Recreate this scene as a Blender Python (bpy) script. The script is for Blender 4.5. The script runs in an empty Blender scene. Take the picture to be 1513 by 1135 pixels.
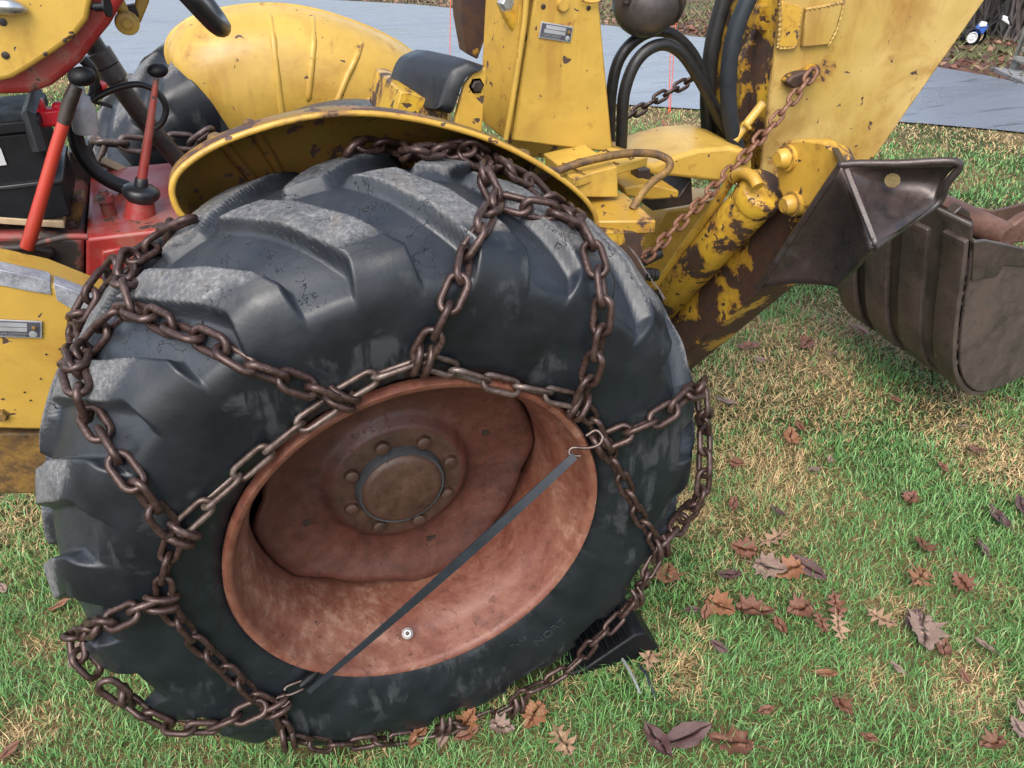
import bpy, bmesh, math, random
import numpy as np
from mathutils import Vector, Matrix
from mathutils.bvhtree import BVHTree
R_ = math.radians
random.seed(7); RNG = np.random.default_rng(7)
SC = bpy.context.scene
COL = SC.collection

# ------------------------------------------------------------------ camera
CAM = Vector((-.232, -.988, 1.582)); YAW, PIT, ROL, FPX = R_(21.75), R_(34.6), R_(.07), 1198.0
_f = Vector((math.sin(YAW)*math.cos(PIT), math.cos(YAW)*math.cos(PIT), -math.sin(PIT)))
_r0 = Vector((math.cos(YAW), -math.sin(YAW), 0)); _u0 = _r0.cross(_f)
_r = _r0*math.cos(ROL)+_u0*math.sin(ROL); _u = -_r0*math.sin(ROL)+_u0*math.cos(ROL)
cam = bpy.data.cameras.new('camera'); cam.sensor_fit = 'HORIZONTAL'; cam.sensor_width = 36
cam.lens = FPX/1513*36; cam.clip_start = .02; cam.clip_end = 500
camo = bpy.data.objects.new('camera', cam); COL.objects.link(camo)
camo.matrix_world = Matrix(((_r.x, _u.x, -_f.x, CAM.x), (_r.y, _u.y, -_f.y, CAM.y), (_r.z, _u.z, -_f.z, CAM.z), (0, 0, 0, 1)))
SC.camera = camo
# ------------------------------------------------------------------ light (overcast)
SUN_EL, SUN_AZ = R_(52), R_(215)
w = bpy.data.worlds.new('World'); SC.world = w; w.use_nodes = True
nt = w.node_tree; bg = nt.nodes['Background']
sky = nt.nodes.new('ShaderNodeTexSky'); sky.sky_type = 'NISHITA'; sky.sun_disc = False
sky.sun_elevation = SUN_EL; sky.sun_rotation = SUN_AZ; sky.air_density = 1.0; sky.dust_density = 3.0; sky.ozone_density = 1.0
hs = nt.nodes.new('ShaderNodeHueSaturation'); hs.inputs['Saturation'].default_value = .7
nt.links.new(sky.outputs[0], hs.inputs['Color']); nt.links.new(hs.outputs[0], bg.inputs[0]); bg.inputs[1].default_value = .15
sl = bpy.data.lights.new('sun', 'SUN'); sl.energy = 1.0; sl.angle = R_(40); sl.color = (1, .97, .92)
so = bpy.data.objects.new('sun', sl); COL.objects.link(so)
# blender sky: sun_rotation measured from +Y clockwise seen from above
sd = Vector((math.sin(SUN_AZ)*math.cos(SUN_EL), math.cos(SUN_AZ)*math.cos(SUN_EL), math.sin(SUN_EL)))
so.rotation_euler = sd.to_track_quat('Z', 'Y').to_euler(); so.location = (0, 0, 6)
SC.view_settings.view_transform = 'Standard'; SC.view_settings.look = 'None'
SC.view_settings.exposure = 1.35; SC.view_settings.gamma = 1

# ------------------------------------------------------------------ pixel -> place
def ray(x, y): return (_f*FPX + _r*(x-756.5) - _u*(y-567.5)).normalized()
def PL(x, y, ax, v):
    d = ray(x, y); return CAM + d*((v-CAM[ax])/d[ax])
def PY(x, y, Y): return PL(x, y, 1, Y)
def PX(x, y, X): return PL(x, y, 0, X)
VH = Vector((math.sin(YAW), math.cos(YAW)))
KN = [(-60, 0), (5.0, 0), (7.0, -.10), (9.0, -.29), (12, -.63), (120, -13.4)]
def zt(v): return float(np.interp(v, [k[0] for k in KN], [k[1] for k in KN]))
def vof(x, y): return (x-CAM.x)*VH.x+(y-CAM.y)*VH.y
def G(x, y):
    d = ray(x, y); t = .2
    for i in range(4000):
        p = CAM+d*t; h = p.z-zt(vof(p.x, p.y))
        if h < .0005: break
        t += max(h*.5, .0004)
    return CAM+d*t

# ------------------------------------------------------------------ mesh tools
class MB:
    def __init__(s): s.v = []; s.f = []
    def add(s, vs, fs):
        b = len(s.v); s.v += [Vector(q) for q in vs]; s.f += [tuple(b+i for i in q) for q in fs]; return s
    def hexa(s, q):  # 8 corners: bottom loop, top loop
        return s.add(q, [(3, 2, 1, 0), (4, 5, 6, 7), (0, 1, 5, 4), (1, 2, 6, 5), (2, 3, 7, 6), (3, 0, 4, 7)])
    def box(s, c, d, rot=None):
        c = Vector(c); h = Vector(d)*.5; q = []
        for z in (-1, 1):
            for x, y in ((-1, -1), (1, -1), (1, 1), (-1, 1)):
                p = Vector((x*h.x, y*h.y, z*h.z))
                if rot: p = rot @ p
                q.append(c+p)
        return s.hexa(q)
    def prism(s, poly, off):   # poly: list of points, off: thickness vector
        poly = [Vector(p) for p in poly]; n = len(poly); off = Vector(off)
        fs = [tuple(range(n)), tuple(range(2*n-1, n-1, -1))]
        fs += [(i, i+n, (i+1) % n+n, (i+1) % n) for i in range(n)]
        return s.add(poly+[p+off for p in poly], fs)
    def tube(s, pts, rad, seg=10, caps=True, closed=False):
        pts = [Vector(p) for p in pts]; n = len(pts)
        rad = rad if hasattr(rad, '__len__') else [rad]*n
        rows = []; up = None
        for i in range(n):
            if closed: t = pts[(i+1) % n]-pts[i-1]
            else: t = pts[min(i+1, n-1)]-pts[max(i-1, 0)]
            t.normalize()
            if up is None:
                up = Vector((0, 0, 1)) if abs(t.z) < .9 else Vector((1, 0, 0))
            a = t.cross(up).normalized(); b = a.cross(t).normalized(); up = b
            rows.append([pts[i]+(a*math.cos(2*math.pi*k/seg)+b*math.sin(2*math.pi*k/seg))*rad[i] for k in range(seg)])
        vs = [p for r in rows for p in r]; fs = []
        m = n if closed else n-1
        for i in range(m):
            j = (i+1) % n
            for k in range(seg):
                l = (k+1) % seg; fs.append((i*seg+k, i*seg+l, j*seg+l, j*seg+k))
        if caps and not closed:
            fs.append(tuple(range(seg-1, -1, -1))); fs.append(tuple((n-1)*seg+k for k in range(seg)))
        return s.add(vs, fs)
    def lathe(s, prof, c, axis, seg=48):  # prof: (radius, along axis)
        ax = Vector(axis).normalized(); c = Vector(c)
        e = Vector((0, 0, 1)) if abs(ax.z) < .9 else Vector((1, 0, 0))
        a = ax.cross(e).normalized(); b = ax.cross(a); n = len(prof); vs = []; fs = []
        for r, h in prof:
            for k in range(seg):
                t = 2*math.pi*k/seg; vs.append(c+ax*h+(a*math.cos(t)+b*math.sin(t))*max(r, 1e-5))
        for i in range(n-1):
            for k in range(seg):
                l = (k+1) % seg; fs.append((i*seg+k, (i+1)*seg+k, (i+1)*seg+l, i*seg+l))
        return s.add(vs, fs)
    def sheet(s, rows, thick=None):
        n = len(rows); m = len(rows[0]); vs = [p for r in rows for p in r]
        fs = [(i*m+k, i*m+k+1, (i+1)*m+k+1, (i+1)*m+k) for i in range(n-1) for k in range(m-1)]
        return s.add(vs, fs)

def wloc(o):
    l = Vector((0, 0, 0))
    while o: l = l+o.location; o = o.parent
    return l
def build(name, mb, mat, parent=None, bevel=0, seg=2, angle=35, solid=0, sub=0, origin=None):
    vs = mb.v
    if parent: org = wloc(parent)
    elif origin is not None: org = Vector(origin)
    else:
        xs = [v.x for v in vs]; ys = [v.y for v in vs]; zs = [v.z for v in vs]
        org = Vector(((min(xs)+max(xs))/2, (min(ys)+max(ys))/2, min(zs)))
    me = bpy.data.meshes.new(name); me.from_pydata([tuple(v-org) for v in vs], [], mb.f)
    bm = bmesh.new(); bm.from_mesh(me); bmesh.ops.remove_doubles(bm, verts=bm.verts, dist=1e-6); bmesh.ops.recalc_face_normals(bm, faces=bm.faces); bm.to_mesh(me); bm.free()
    me.polygons.foreach_set('use_smooth', [True]*len(me.polygons)); me.set_sharp_from_angle(angle=R_(angle))
    o = bpy.data.objects.new(name, me); COL.objects.link(o)
    if parent: o.parent = parent
    else: o.location = org
    if mat: me.materials.append(mat)
    if solid:
        m = o.modifiers.new('thickness', 'SOLIDIFY'); m.thickness = solid; m.offset = 0
    if bevel:
        m = o.modifiers.new('bevel', 'BEVEL'); m.width = bevel; m.segments = seg; m.limit_method = 'ANGLE'; m.angle_limit = R_(30)
    if sub:
        m = o.modifiers.new('sub', 'SUBSURF'); m.levels = sub; m.render_levels = sub
    return o
def tag(o, label=None, cat=None, group=None, kind=None):
    if label: o['label'] = label
    if cat: o['category'] = cat
    if group: o['group'] = group
    if kind: o['kind'] = kind
    return o
def empty(name, loc=(0, 0, 0), parent=None):
    o = bpy.data.objects.new(name, None); COL.objects.link(o); o.empty_display_size = .1
    if parent: o.parent = parent; o.location = Vector(loc)-wloc(parent)
    else: o.location = loc
    return o
def spline(pts, n=8):
    pts = [Vector(p) for p in pts]; out = []
    for i in range(len(pts)-1):
        a = pts[max(i-1, 0)]; b = pts[i]; c = pts[i+1]; d = pts[min(i+2, len(pts)-1)]
        for k in range(n):
            t = k/n
            out.append(.5*((2*b)+(c-a)*t+(2*a-5*b+4*c-d)*t*t+(3*b-3*c+d-a)*t**3))
    out.append(pts[-1]); return out

# ------------------------------------------------------------------ material tools
class NT:
    def __init__(s, name, rough=.5, metal=0.0, spec=.5):
        s.m = bpy.data.materials.new(name); s.m.use_nodes = True; s.t = s.m.node_tree
        s.b = s.t.nodes['Principled BSDF']; s.b.inputs['Roughness'].default_value = rough
        s.b.inputs['Metallic'].default_value = metal; s.b.inputs['Specular IOR Level'].default_value = spec
        s.co = s.t.nodes.new('ShaderNodeTexCoord').outputs['Object']
    def put(s, sock, v):
        if hasattr(v, 'is_output'): s.t.links.new(v, sock)
        else:
            if hasattr(sock.default_value, '__len__') and len(sock.default_value) == 4 and len(v) == 3: v = (*v, 1)
            sock.default_value = v
    def map(s, scale=(1, 1, 1), rot=(0, 0, 0), loc=(0, 0, 0)):
        n = s.t.nodes.new('ShaderNodeMapping'); s.t.links.new(s.co, n.inputs[0])
        n.inputs['Scale'].default_value = scale; n.inputs['Rotation'].default_value = rot; n.inputs['Location'].default_value = loc
        return n.outputs[0]
    def noise(s, scale, detail=5, rough=.6, dist=0, co=None):
        n = s.t.nodes.new('ShaderNodeTexNoise'); s.t.links.new(co or s.co, n.inputs['Vector'])
        n.inputs['Scale'].default_value = scale; n.inputs['Detail'].default_value = detail
        n.inputs['Roughness'].default_value = rough; n.inputs['Distortion'].default_value = dist
        return n.outputs[0]
    def voro(s, scale, feat='DISTANCE_TO_EDGE', co=None):
        n = s.t.nodes.new('ShaderNodeTexVoronoi'); n.feature = feat; s.t.links.new(co or s.co, n.inputs['Vector'])
        n.inputs['Scale'].default_value = scale; return n.outputs[0]
    def ramp(s, fac, stops):
        n = s.t.nodes.new('ShaderNodeValToRGB'); e = n.color_ramp.elements
        while len(e) < len(stops): e.new(.5)
        for i, (p, c) in enumerate(stops):
            e[i].position = p; c = (c, c, c) if isinstance(c, (int, float)) else c; e[i].color = (*c[:3], 1)
        s.t.links.new(fac, n.inputs[0]); return n.outputs[0]
    def mix(s, fac, a, b, mode='MIX'):
        n = s.t.nodes.new('ShaderNodeMix'); n.data_type = 'RGBA'; n.blend_type = mode
        s.put(n.inputs[0], fac); s.put(n.inputs[6], a); s.put(n.inputs[7], b); return n.outputs[2]
    def math(s, op, a, b=0.0, clamp=False):
        n = s.t.nodes.new('ShaderNodeMath'); n.operation = op; n.use_clamp = clamp
        s.put(n.inputs[0], a); s.put(n.inputs[1], b); return n.outputs[0]
    def attr(s, name, out='Fac'):
        n = s.t.nodes.new('ShaderNodeAttribute'); n.attribute_name = name; return n.outputs[out]
    def bump(s, h, strength=.4, dist=.01):
        n = s.t.nodes.new('ShaderNodeBump'); n.inputs['Strength'].default_value = strength
        n.inputs['Distance'].default_value = dist; s.t.links.new(h, n.inputs['Height'])
        s.t.links.new(n.outputs[0], s.b.inputs['Normal'])
    def out(s, col=None, rough=None, metal=None):
        if col is not None: s.put(s.b.inputs['Base Color'], col)
        if rough is not None: s.put(s.b.inputs['Roughness'], rough)
        if metal is not None: s.put(s.b.inputs['Metallic'], metal)
        return s.m

def paint(name, col, chip=.66, fine=.7, stain=.5, bare=(.055, .032, .026), rust=(.22, .085, .02), rough=.38, scale=9, fade=(1, 1, 1), stretch=(1, 1, 1), seed=0, edgew=.12):
    """old machine paint: faded patches, rust stains, chips through to bare brown steel"""
    s = NT(name)
    co = s.map(stretch, loc=(seed*3.1, seed*1.7, seed*2.3))
    c = Vector(col)
    big = s.noise(3.0, 4, .6, .3, co)
    base = s.mix(s.ramp(big, [(.35, 0.0), (.65, 1.0)]), tuple(c*.82), tuple(Vector((min(c.x*1.12*fade[0], .85), min(c.y*1.15*fade[1], .8), min(c.z*1.3*fade[2], .8)))))
    grime = s.noise(22, 6, .65, .2, co)
    base = s.mix(s.ramp(grime, [(.5, 0.0), (.75, .35)]), base, tuple(c*.55))
    st = s.ramp(s.noise(scale*.6, 7, .7, .6, co), [(.52+(.5-stain)*.3, 0.0), (.68+(.5-stain)*.3, .75)])
    base = s.mix(st, base, tuple(Vector(rust)*.6+c*.35))
    n1 = s.noise(scale, 9, .62, .4, co); n2 = s.noise(scale*7, 5, .7, .1, co)
    a = s.math('ADD', s.math('MULTIPLY', n1, .8), s.math('MULTIPLY', n2, .2))
    bv = s.t.nodes.new('ShaderNodeBevel'); bv.samples = 4; bv.inputs['Radius'].default_value = .009
    ge = s.t.nodes.new('ShaderNodeNewGeometry'); vd = s.t.nodes.new('ShaderNodeVectorMath'); vd.operation = 'DOT_PRODUCT'
    s.t.links.new(bv.outputs[0], vd.inputs[0]); s.t.links.new(ge.outputs['Normal'], vd.inputs[1])
    edge = s.math('SUBTRACT', 1.0, vd.outputs['Value'], True)
    a = s.math('ADD', a, s.math('MULTIPLY', s.math('MINIMUM', s.math('MULTIPLY', edge, 5.0), 1.0), edgew))
    run = s.ramp(s.noise(15, 5, .65, .2, s.map((1, 1, .10), loc=(seed, seed*.7, 0))), [(.56, 0.0), (.70, .55)])
    base = s.mix(s.math('MULTIPLY', run, s.ramp(s.noise(2.2, 3, .5, 0, co), [(.45, 0.0), (.6, 1.0)])), base, tuple(Vector(rust)*.8+c*.15))
    m1 = s.ramp(a, [(chip-.05, 0.0), (chip-.035, 1.0)])
    m2 = s.ramp(s.noise(scale*4.5, 3, .5, .5, s.map((1, 1, 1), (.4, .8, .2), (seed, 4, 2))), [(fine, 0.0), (fine+.02, 1.0)])
    m = s.math('MAXIMUM', m1, m2)
    halo = s.ramp(a, [(chip-.11, 0.0), (chip-.05, .8)])
    base = s.mix(halo, base, tuple(Vector(rust)*.7+c*.25))
    bn = s.noise(45, 4, .6, 0, co)
    barec = s.mix(s.ramp(bn, [(.4, 0.0), (.7, 1.0)]), bare, tuple(Vector(bare)*.45+Vector(rust)*.25))
    s.put(s.b.inputs['Base Color'], s.mix(m, base, barec))
    s.put(s.b.inputs['Roughness'], s.mix(m, s.mix(grime, (rough-.14,)*3, (rough+.16,)*3), (.62,)*3))
    h = s.math('ADD', s.math('MULTIPLY', m, -1.0), s.math('MULTIPLY', s.noise(60, 4, .6, 0, co), .35))
    s.bump(h, .5, .0018)
    return s.m
def rusty(name, cols, rough=.5, metal=.15, scale=14, bump=.5, dist=.002, spec=.5):
    s = NT(name, rough, metal, spec)
    n = s.noise(scale, 8, .68, .4)
    n2 = s.noise(scale*6, 5, .7)
    f = s.math('ADD', s.math('MULTIPLY', n, .75), s.math('MULTIPLY', n2, .25))
    k = len(cols); c = s.ramp(f, [(.32+.36*i/(k-1), cols[i]) for i in range(k)])
    s.bump(s.math('ADD', n2, n), bump, dist)
    return s.out(c, s.ramp(n2, [(.3, max(rough-.15, .05)), (.7, min(rough+.2, 1))]))
def plain(name, col, rough=.4, metal=0, var=.25, scale=25, bump=.15, spec=.5, dist=.001):
    s = NT(name, rough, metal, spec); c = Vector(col)
    n = s.noise(scale, 6, .65, .2); n2 = s.noise(scale*.22, 4, .6)
    f = s.math('ADD', s.math('MULTIPLY', n, .5), s.math('MULTIPLY', n2, .5))
    s.bump(n, bump, dist)
    return s.out(s.ramp(f, [(.35, tuple(c*(1-var))), (.65, tuple(c*(1+var)))]), s.ramp(n, [(.3, max(rough-.1, .03)), (.7, min(rough+.15, 1))]))

# ------------------------------------------------------------------ materials
YEL = (.45, .26, .034)
M = {}
M['yellow'] = paint('yellow_paint', YEL, chip=.665, fine=.66, stain=.5, seed=1)
M['yellow_clean'] = paint('yellow_paint_kept', (.455, .28, .046), chip=.70, fine=.688, stain=.45, seed=2, scale=8)
M['yellow_boom'] = paint('yellow_paint_boom', (.44, .285, .062), chip=.645, fine=.685, stain=.66, seed=3, scale=7, fade=(1, 1.05, 1.5))
M['yellow_peel'] = paint('yellow_paint_peeling', (.48, .29, .026), chip=.565, fine=.62, stain=.55, seed=4, scale=10, bare=(.035, .022, .018))
M['leg_peel'] = paint('yellow_remains_on_brown_steel', (.46, .28, .026), chip=.515, fine=.60, stain=.5, seed=5, scale=6, bare=(.038, .02, .017))
M['yellow_shaded'] = paint('grimy_shaded_yellow', (.165, .10, .015), chip=.605, fine=.64, stain=.6, seed=6, scale=9, rough=.5)  # same yellow darkened for shade behind the lip and tyre, plus grime and rust
M['red'] = paint('red_paint', (.30, .024, .02), chip=.66, fine=.69, stain=.68, bare=(.04, .025, .02), rust=(.24, .15, .11), seed=7)
M['red_dirty'] = paint('red_paint_dirty', (.20, .032, .024), chip=.56, fine=.66, stain=.6, bare=(.03, .024, .021), rust=(.12, .075, .05), rough=.55, seed=8)
M['lever_red'] = paint('orange_red_lever', (.32, .032, .016), chip=.68, fine=.72, stain=.4, seed=9, rough=.35)
M['chain'] = rusty('chain_rust', [(.012, .007, .006), (.036, .019, .015), (.062, .035, .029), (.14, .10, .088)], .33, .4, 30, .35, .001)
M['chain_orange'] = rusty('chain_orange_rust', [(.03, .014, .01), (.10, .04, .02), (.19, .085, .045), (.34, .25, .18)], .6, .1, 40, .5, .001)
M['side_chain'] = rusty('side_chain_steel', [(.03, .018, .015), (.07, .045, .036), (.14, .105, .09), (.24, .21, .19)], .36, .5, 22, .3, .001)
M['pad'] = rusty('pad_steel', [(.016, .014, .014), (.036, .031, .030), (.055, .038, .034), (.08, .075, .076)], .3, .35, 6, .3, .002)
M['bucket'] = rusty('bucket_steel', [(.014, .011, .010), (.032, .025, .021), (.05, .037, .031), (.07, .045, .034)], .42, .2, 7, .4, .002)
M['bucket_side'] = rusty('bucket_side_steel', [(.03, .022, .020), (.058, .044, .041), (.09, .068, .06), (.10, .06, .045)], .36, .25, 6)
M['bucket_in'] = rusty('bucket_inner_rust', [(.05, .024, .017), (.10, .05, .036), (.16, .085, .062)], .55, .1, 9)
M['black'] = plain('black_plastic', (.004, .0045, .006), .5, 0, .3, 25, .15, .25)
M['hose'] = plain('rubber_hose', (.009, .0085, .0085), .45, 0, .35, 60, .25)
M['vinyl'] = plain('seat_vinyl', (.012, .013, .015), .38, 0, .25, 80, .3)
M['gunk'] = rusty('greasy_black_steel', [(.012, .01, .009), (.03, .022, .018), (.06, .04, .03)], .4, .2, 12)
M['steel'] = plain('bright_steel', (.5, .5, .5), .3, .9, .15)
M['greycord'] = plain('grey_cord', (.16, .17, .16), .6)
M['nickel'] = plain('dull_nickel', (.36, .36, .35), .45, .3, .1)
M['alu'] = plain('plate_aluminium', (.42, .43, .45), .4, .6, .15)
M['ink'] = plain('plate_ink', (.045, .045, .06), .5, 0, .2)
M['worn_grey'] = rusty('bare_grey_metal', [(.14, .14, .15), (.32, .33, .36), (.5, .52, .56)], .38, .4, 40, .4, .002)
M['red_plastic'] = plain('red_plastic_cap', (.62, .012, .025), .35)
M['clear'] = plain('milky_plastic', (.42, .42, .42), .25, 0, .2)
M['orange'] = plain('orange_marker', (.65, .10, .04), .5)
M['wood'] = plain('weathered_wood', (.40, .29, .17), .7, 0, .35, 30, .4)
M['greywood'] = plain('grey_weathered_wood', (.13, .13, .115), .8, 0, .3, 20, .4)
M['strap'] = plain('rubber_strap', (.016, .02, .025), .55, 0, .2, 40, .2, .3)
M['brown_frame'] = rusty('rust_over_yellow', [(.03, .02, .013), (.09, .05, .02), (.2, .11, .025), (.34, .2, .04)], .6, .1, 20, .5)
M['bark'] = rusty('grey_bark', [(.05, .04, .035), (.11, .09, .08), (.2, .17, .155)], .8, 0, 10)
M['lamp'] = rusty('lamp_brown_paint', [(.04, .034, .033), (.07, .060, .058), (.095, .078, .072)], .36, .25, 8, .2)

def tyre_mat():
    s = NT('wet_rubber', .32, 0, .45)
    wear = s.attr('wear'); side = s.attr('sidewall')
    n = s.noise(9, 7, .65, .3); fine = s.noise(130, 7, .75, .3)
    base = s.mix(side, s.ramp(n, [(.3, (.011, .0135, .017)), (.7, (.028, .032, .038))]), s.ramp(n, [(.3, (.004, .0055, .0075)), (.7, (.011, .014, .0185))]))  # lighter tread tone holds painted sky light as well as dust
    # dried dust in patches with run-marks on the sidewall
    streak = s.noise(13, 5, .6, .2, s.map((3.2, 3.2, .5)))
    patch = s.noise(7.5, 5, .6, .3, s.map((1, 1, 1), loc=(2.2, 5, 1.1)))
    dm = s.math('MULTIPLY', s.ramp(streak, [(.45, 0.0), (.55, 1.0)]), s.ramp(patch, [(.53, 0.0), (.61, 1.0)]))
    dm = s.math('MULTIPLY', dm, side)
    base = s.mix(s.math('MULTIPLY', dm, .6), base, (.04, .043, .046))
    wn = s.ramp(fine, [(.34, (.06, .063, .066)), (.5, (.12, .12, .12)), (.68, (.24, .235, .225))])
    wm = s.ramp(s.math('ADD', wear, s.math('MULTIPLY', s.math('SUBTRACT', s.noise(26, 9, .8, .5), .5), 1.9)), [(.40, 0.0), (.95, 1.0)])
    brown = s.mix(s.ramp(s.noise(16, 4, .6), [(.55, 0.0), (.7, .5)]), wn, (.17, .13, .09))
    col = s.mix(s.math('MULTIPLY', wm, .88), base, brown)
    # cracks
    wob = s.t.nodes.new('ShaderNodeMix'); wob.data_type = 'VECTOR'; wob.inputs[0].default_value = .13
    nn = s.t.nodes.new('ShaderNodeTexNoise'); nn.inputs['Scale'].default_value = 14; nn.inputs['Detail'].default_value = 5
    s.t.links.new(s.co, nn.inputs['Vector']); s.t.links.new(s.co, wob.inputs[4]); s.t.links.new(nn.outputs['Color'], wob.inputs[5])
    cr = s.voro(34, co=wob.outputs[1]); crk = s.ramp(cr, [(.0, 1.0), (.016, 0.0)])
    cmask = s.math('MULTIPLY', crk, s.math('MULTIPLY', s.ramp(s.noise(21, 4, .7), [(.5, 0.0), (.56, 1.0)]), s.math('SUBTRACT', 1.0, side, True)))
    col = s.mix(cmask, col, (.003, .003, .004))
    h = s.math('ADD', s.math('MULTIPLY', cmask, -2.2), s.math('MULTIPLY', fine, s.math('ADD', s.math('MULTIPLY', wm, 1.6), .16)))
    h = s.math('ADD', h, s.math('MULTIPLY', s.noise(24, 6, .6, .4), .7))
    s.bump(h, .55, .0024)
    rg = s.ramp(s.noise(18, 6, .7), [(.3, .27), (.7, .52)])
    return s.out(col, s.mix(s.math('MAXIMUM', wm, dm), rg, (.66,)*3))
M['tyre'] = tyre_mat()

def rim_mat(name, cols, dark):
    s = NT(name, .5, .08)
    n = s.noise(4, 10, .75, .9); n2 = s.noise(34, 8, .75, .2)
    f = s.math('ADD', s.math('MULTIPLY', n, .62), s.math('MULTIPLY', n2, .38))
    c = s.ramp(f, [(.37, cols[0]), (.46, cols[1]), (.54, cols[2]), (.63, cols[3])])
    sp = s.ramp(s.noise(70, 5, .7, .4), [(.6, 0.0), (.66, 1.0)])
    c = s.mix(s.math('MULTIPLY', sp, .6), c, dark)
    s.bump(s.math('ADD', n2, s.math('MULTIPLY', sp, -.6)), .5, .0016)
    return s.out(c, s.ramp(n2, [(.3, .36), (.7, .68)]))
M['rim'] = rim_mat('rim_rust_red', [(.07, .022, .015), (.135, .044, .027), (.175, .072, .045), (.27, .15, .105)], (.03, .014, .011))
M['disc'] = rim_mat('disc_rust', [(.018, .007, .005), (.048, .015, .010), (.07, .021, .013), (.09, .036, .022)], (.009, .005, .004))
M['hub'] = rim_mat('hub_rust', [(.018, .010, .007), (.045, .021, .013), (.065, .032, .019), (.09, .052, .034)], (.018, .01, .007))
M['hubring'] = plain('hub_cap_dark_rim', (.035, .037, .04), .45)

def ground_mat():
    s = NT('lawn_soil', .85, 0, .2)
    n = s.noise(1.3, 5, .6, .3); n2 = s.noise(40, 6, .7, .2)
    c = s.mix(s.ramp(n, [(.42, 0.0), (.58, 1.0)]), (.038, .055, .014), (.17, .12, .055))
    c = s.mix(s.ramp(n2, [(.45, 0.0), (.75, .7)]), c, (.06, .042, .02))
    far = s.attr('far')
    n3 = s.noise(.55, 4, .6, .4); n4 = s.noise(9, 8, .75, .3)
    g = s.ramp(n4, [(.3, (.035, .03, .018)), (.45, (.10, .085, .045)), (.55, (.09, .10, .035)), (.68, (.2, .17, .10))])
    lv = s.ramp(n4, [(.32, (.03, .018, .014)), (.5, (.10, .045, .03)), (.66, (.2, .11, .075))])
    fc = s.mix(s.ramp(n3, [(.47, 0.0), (.56, 1.0)]), g, lv)
    s.bump(n2, .8, .02)
    return s.out(s.mix(far, c, fc))
M['soil'] = ground_mat()
def asphalt():
    s = NT('wet_asphalt', .3, 0, .5)
    n = s.noise(160, 4, .7); n2 = s.noise(1.2, 5, .6, .4, s.map((.5, 2, 1), (0, 0, R_(-30))))
    c = s.mix(s.ramp(n, [(.35, 0.0), (.7, 1.0)]), (.11, .125, .15), (.20, .22, .25))
    cr = s.ramp(s.noise(5, 6, .7, .6, s.map((.35, 3, 1), (0, 0, R_(-22)))), [(.58, 0.0), (.63, .8)])
    c = s.mix(cr, c, (.05, .053, .06))
    s.bump(n, .35, .004)
    return s.out(c, s.ramp(n2, [(.35, .22), (.65, .42)]))
M['asphalt'] = asphalt()
M['concrete'] = plain('wet_concrete', (.2, .2, .2), .4, 0, .15, 12)
def grass_mat():
    s = NT('grass_blades', .42, 0, .35)
    c = s.attr('col', 'Color')
    s.b.inputs['Subsurface Weight'].default_value = 0
    return s.out(c)
M['grass'] = grass_mat()
def leaf_mat(name, a, b, rough=.4):
    s = NT(name, rough, 0, .45)
    n = s.noise(60, 6, .7, .4); vein = s.ramp(s.voro(60), [(.0, 1.0), (.06, 0.0)])
    c = s.ramp(n, [(.32, a), (.68, b)]); c = s.mix(s.math('MULTIPLY', vein, .35), c, tuple(Vector(a)*.5))
    s.bump(s.math('ADD', n, vein), .4, .002)
    return s.out(c)
LEAFM = {'brown': leaf_mat('leaf_brown', (.08, .028, .015), (.23, .098, .055), .3), 'russet': leaf_mat('leaf_russet', (.13, .045, .018), (.32, .15, .075), .26),
         'purple': leaf_mat('leaf_purple', (.04, .018, .017), (.12, .062, .055), .3), 'tan': leaf_mat('leaf_tan', (.2, .11, .06), (.40, .26, .16), .5),
         'pale': leaf_mat('leaf_pale', (.13, .075, .055), (.3, .21, .165), .45)}

# ------------------------------------------------------------------ setting: ground, driveway
def to_uv(p): return ((p.x-CAM.x)*VH.y-(p.y-CAM.y)*VH.x, vof(p.x, p.y))   # u right, v forward
def from_uv(u, v, dz=0.0): return Vector((CAM.x+VH.y*u+VH.x*v, CAM.y-VH.x*u+VH.y*v, zt(v)+dz))
near_px = [(-500, 62), (150, 114), (560, 134), (940, 158), (1100, 168), (1330, 182), (1513, 198), (1800, 232)]
far_px = [(-500, -60), (260, -12), (620, 8), (890, 38), (1060, 60), (1380, 97), (1513, 128), (1800, 190)]
NEAR = sorted(to_uv(G(*p)) for p in near_px); FAR = sorted(to_uv(G(*p)) for p in far_px)
def near_v(u): return float(np.interp(u, [p[0] for p in NEAR], [p[1] for p in NEAR]))
def far_v(u): return float(np.interp(u, [p[0] for p in FAR], [p[1] for p in FAR]))
def grid_sheet(us, vs, dz=0.0, keep=None):
    mb = MB(); mb.sheet([[from_uv(u, v, dz) for u in us] for v in vs]); return mb
us = np.concatenate([np.linspace(-80, -8, 10), np.linspace(-7, 12, 60), np.linspace(13, 90, 10)])
vs = np.concatenate([[-40, -10, -3], np.linspace(-1, 5, 30), [5.5, 6, 6.5, 7, 7.5, 8, 8.5, 9, 10, 11, 12, 14, 16, 20, 25, 30, 40, 60, 100]])
mb = grid_sheet(us, vs); g = build('ground', mb, M['soil'], origin=(0, 0, 0)); tag(g, 'wet autumn lawn ground sloping away beyond the driveway', kind='structure')
at = g.data.attributes.new('far', 'FLOAT', 'POINT')
at.data.foreach_set('value', [1.0 if to_uv(v)[1] > far_v(to_uv(v)[0])-.6 else 0.0 for v in mb.v])
mb = MB(); rows = []
for a in np.linspace(0, 1, 15):
    rows.append([])
    for u in np.linspace(-7.5, 11, 50):
        n_, f_ = near_v(u), far_v(u); v = n_+(f_-n_)*a; rows[-1].append(from_uv(u, v, .012))
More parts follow.
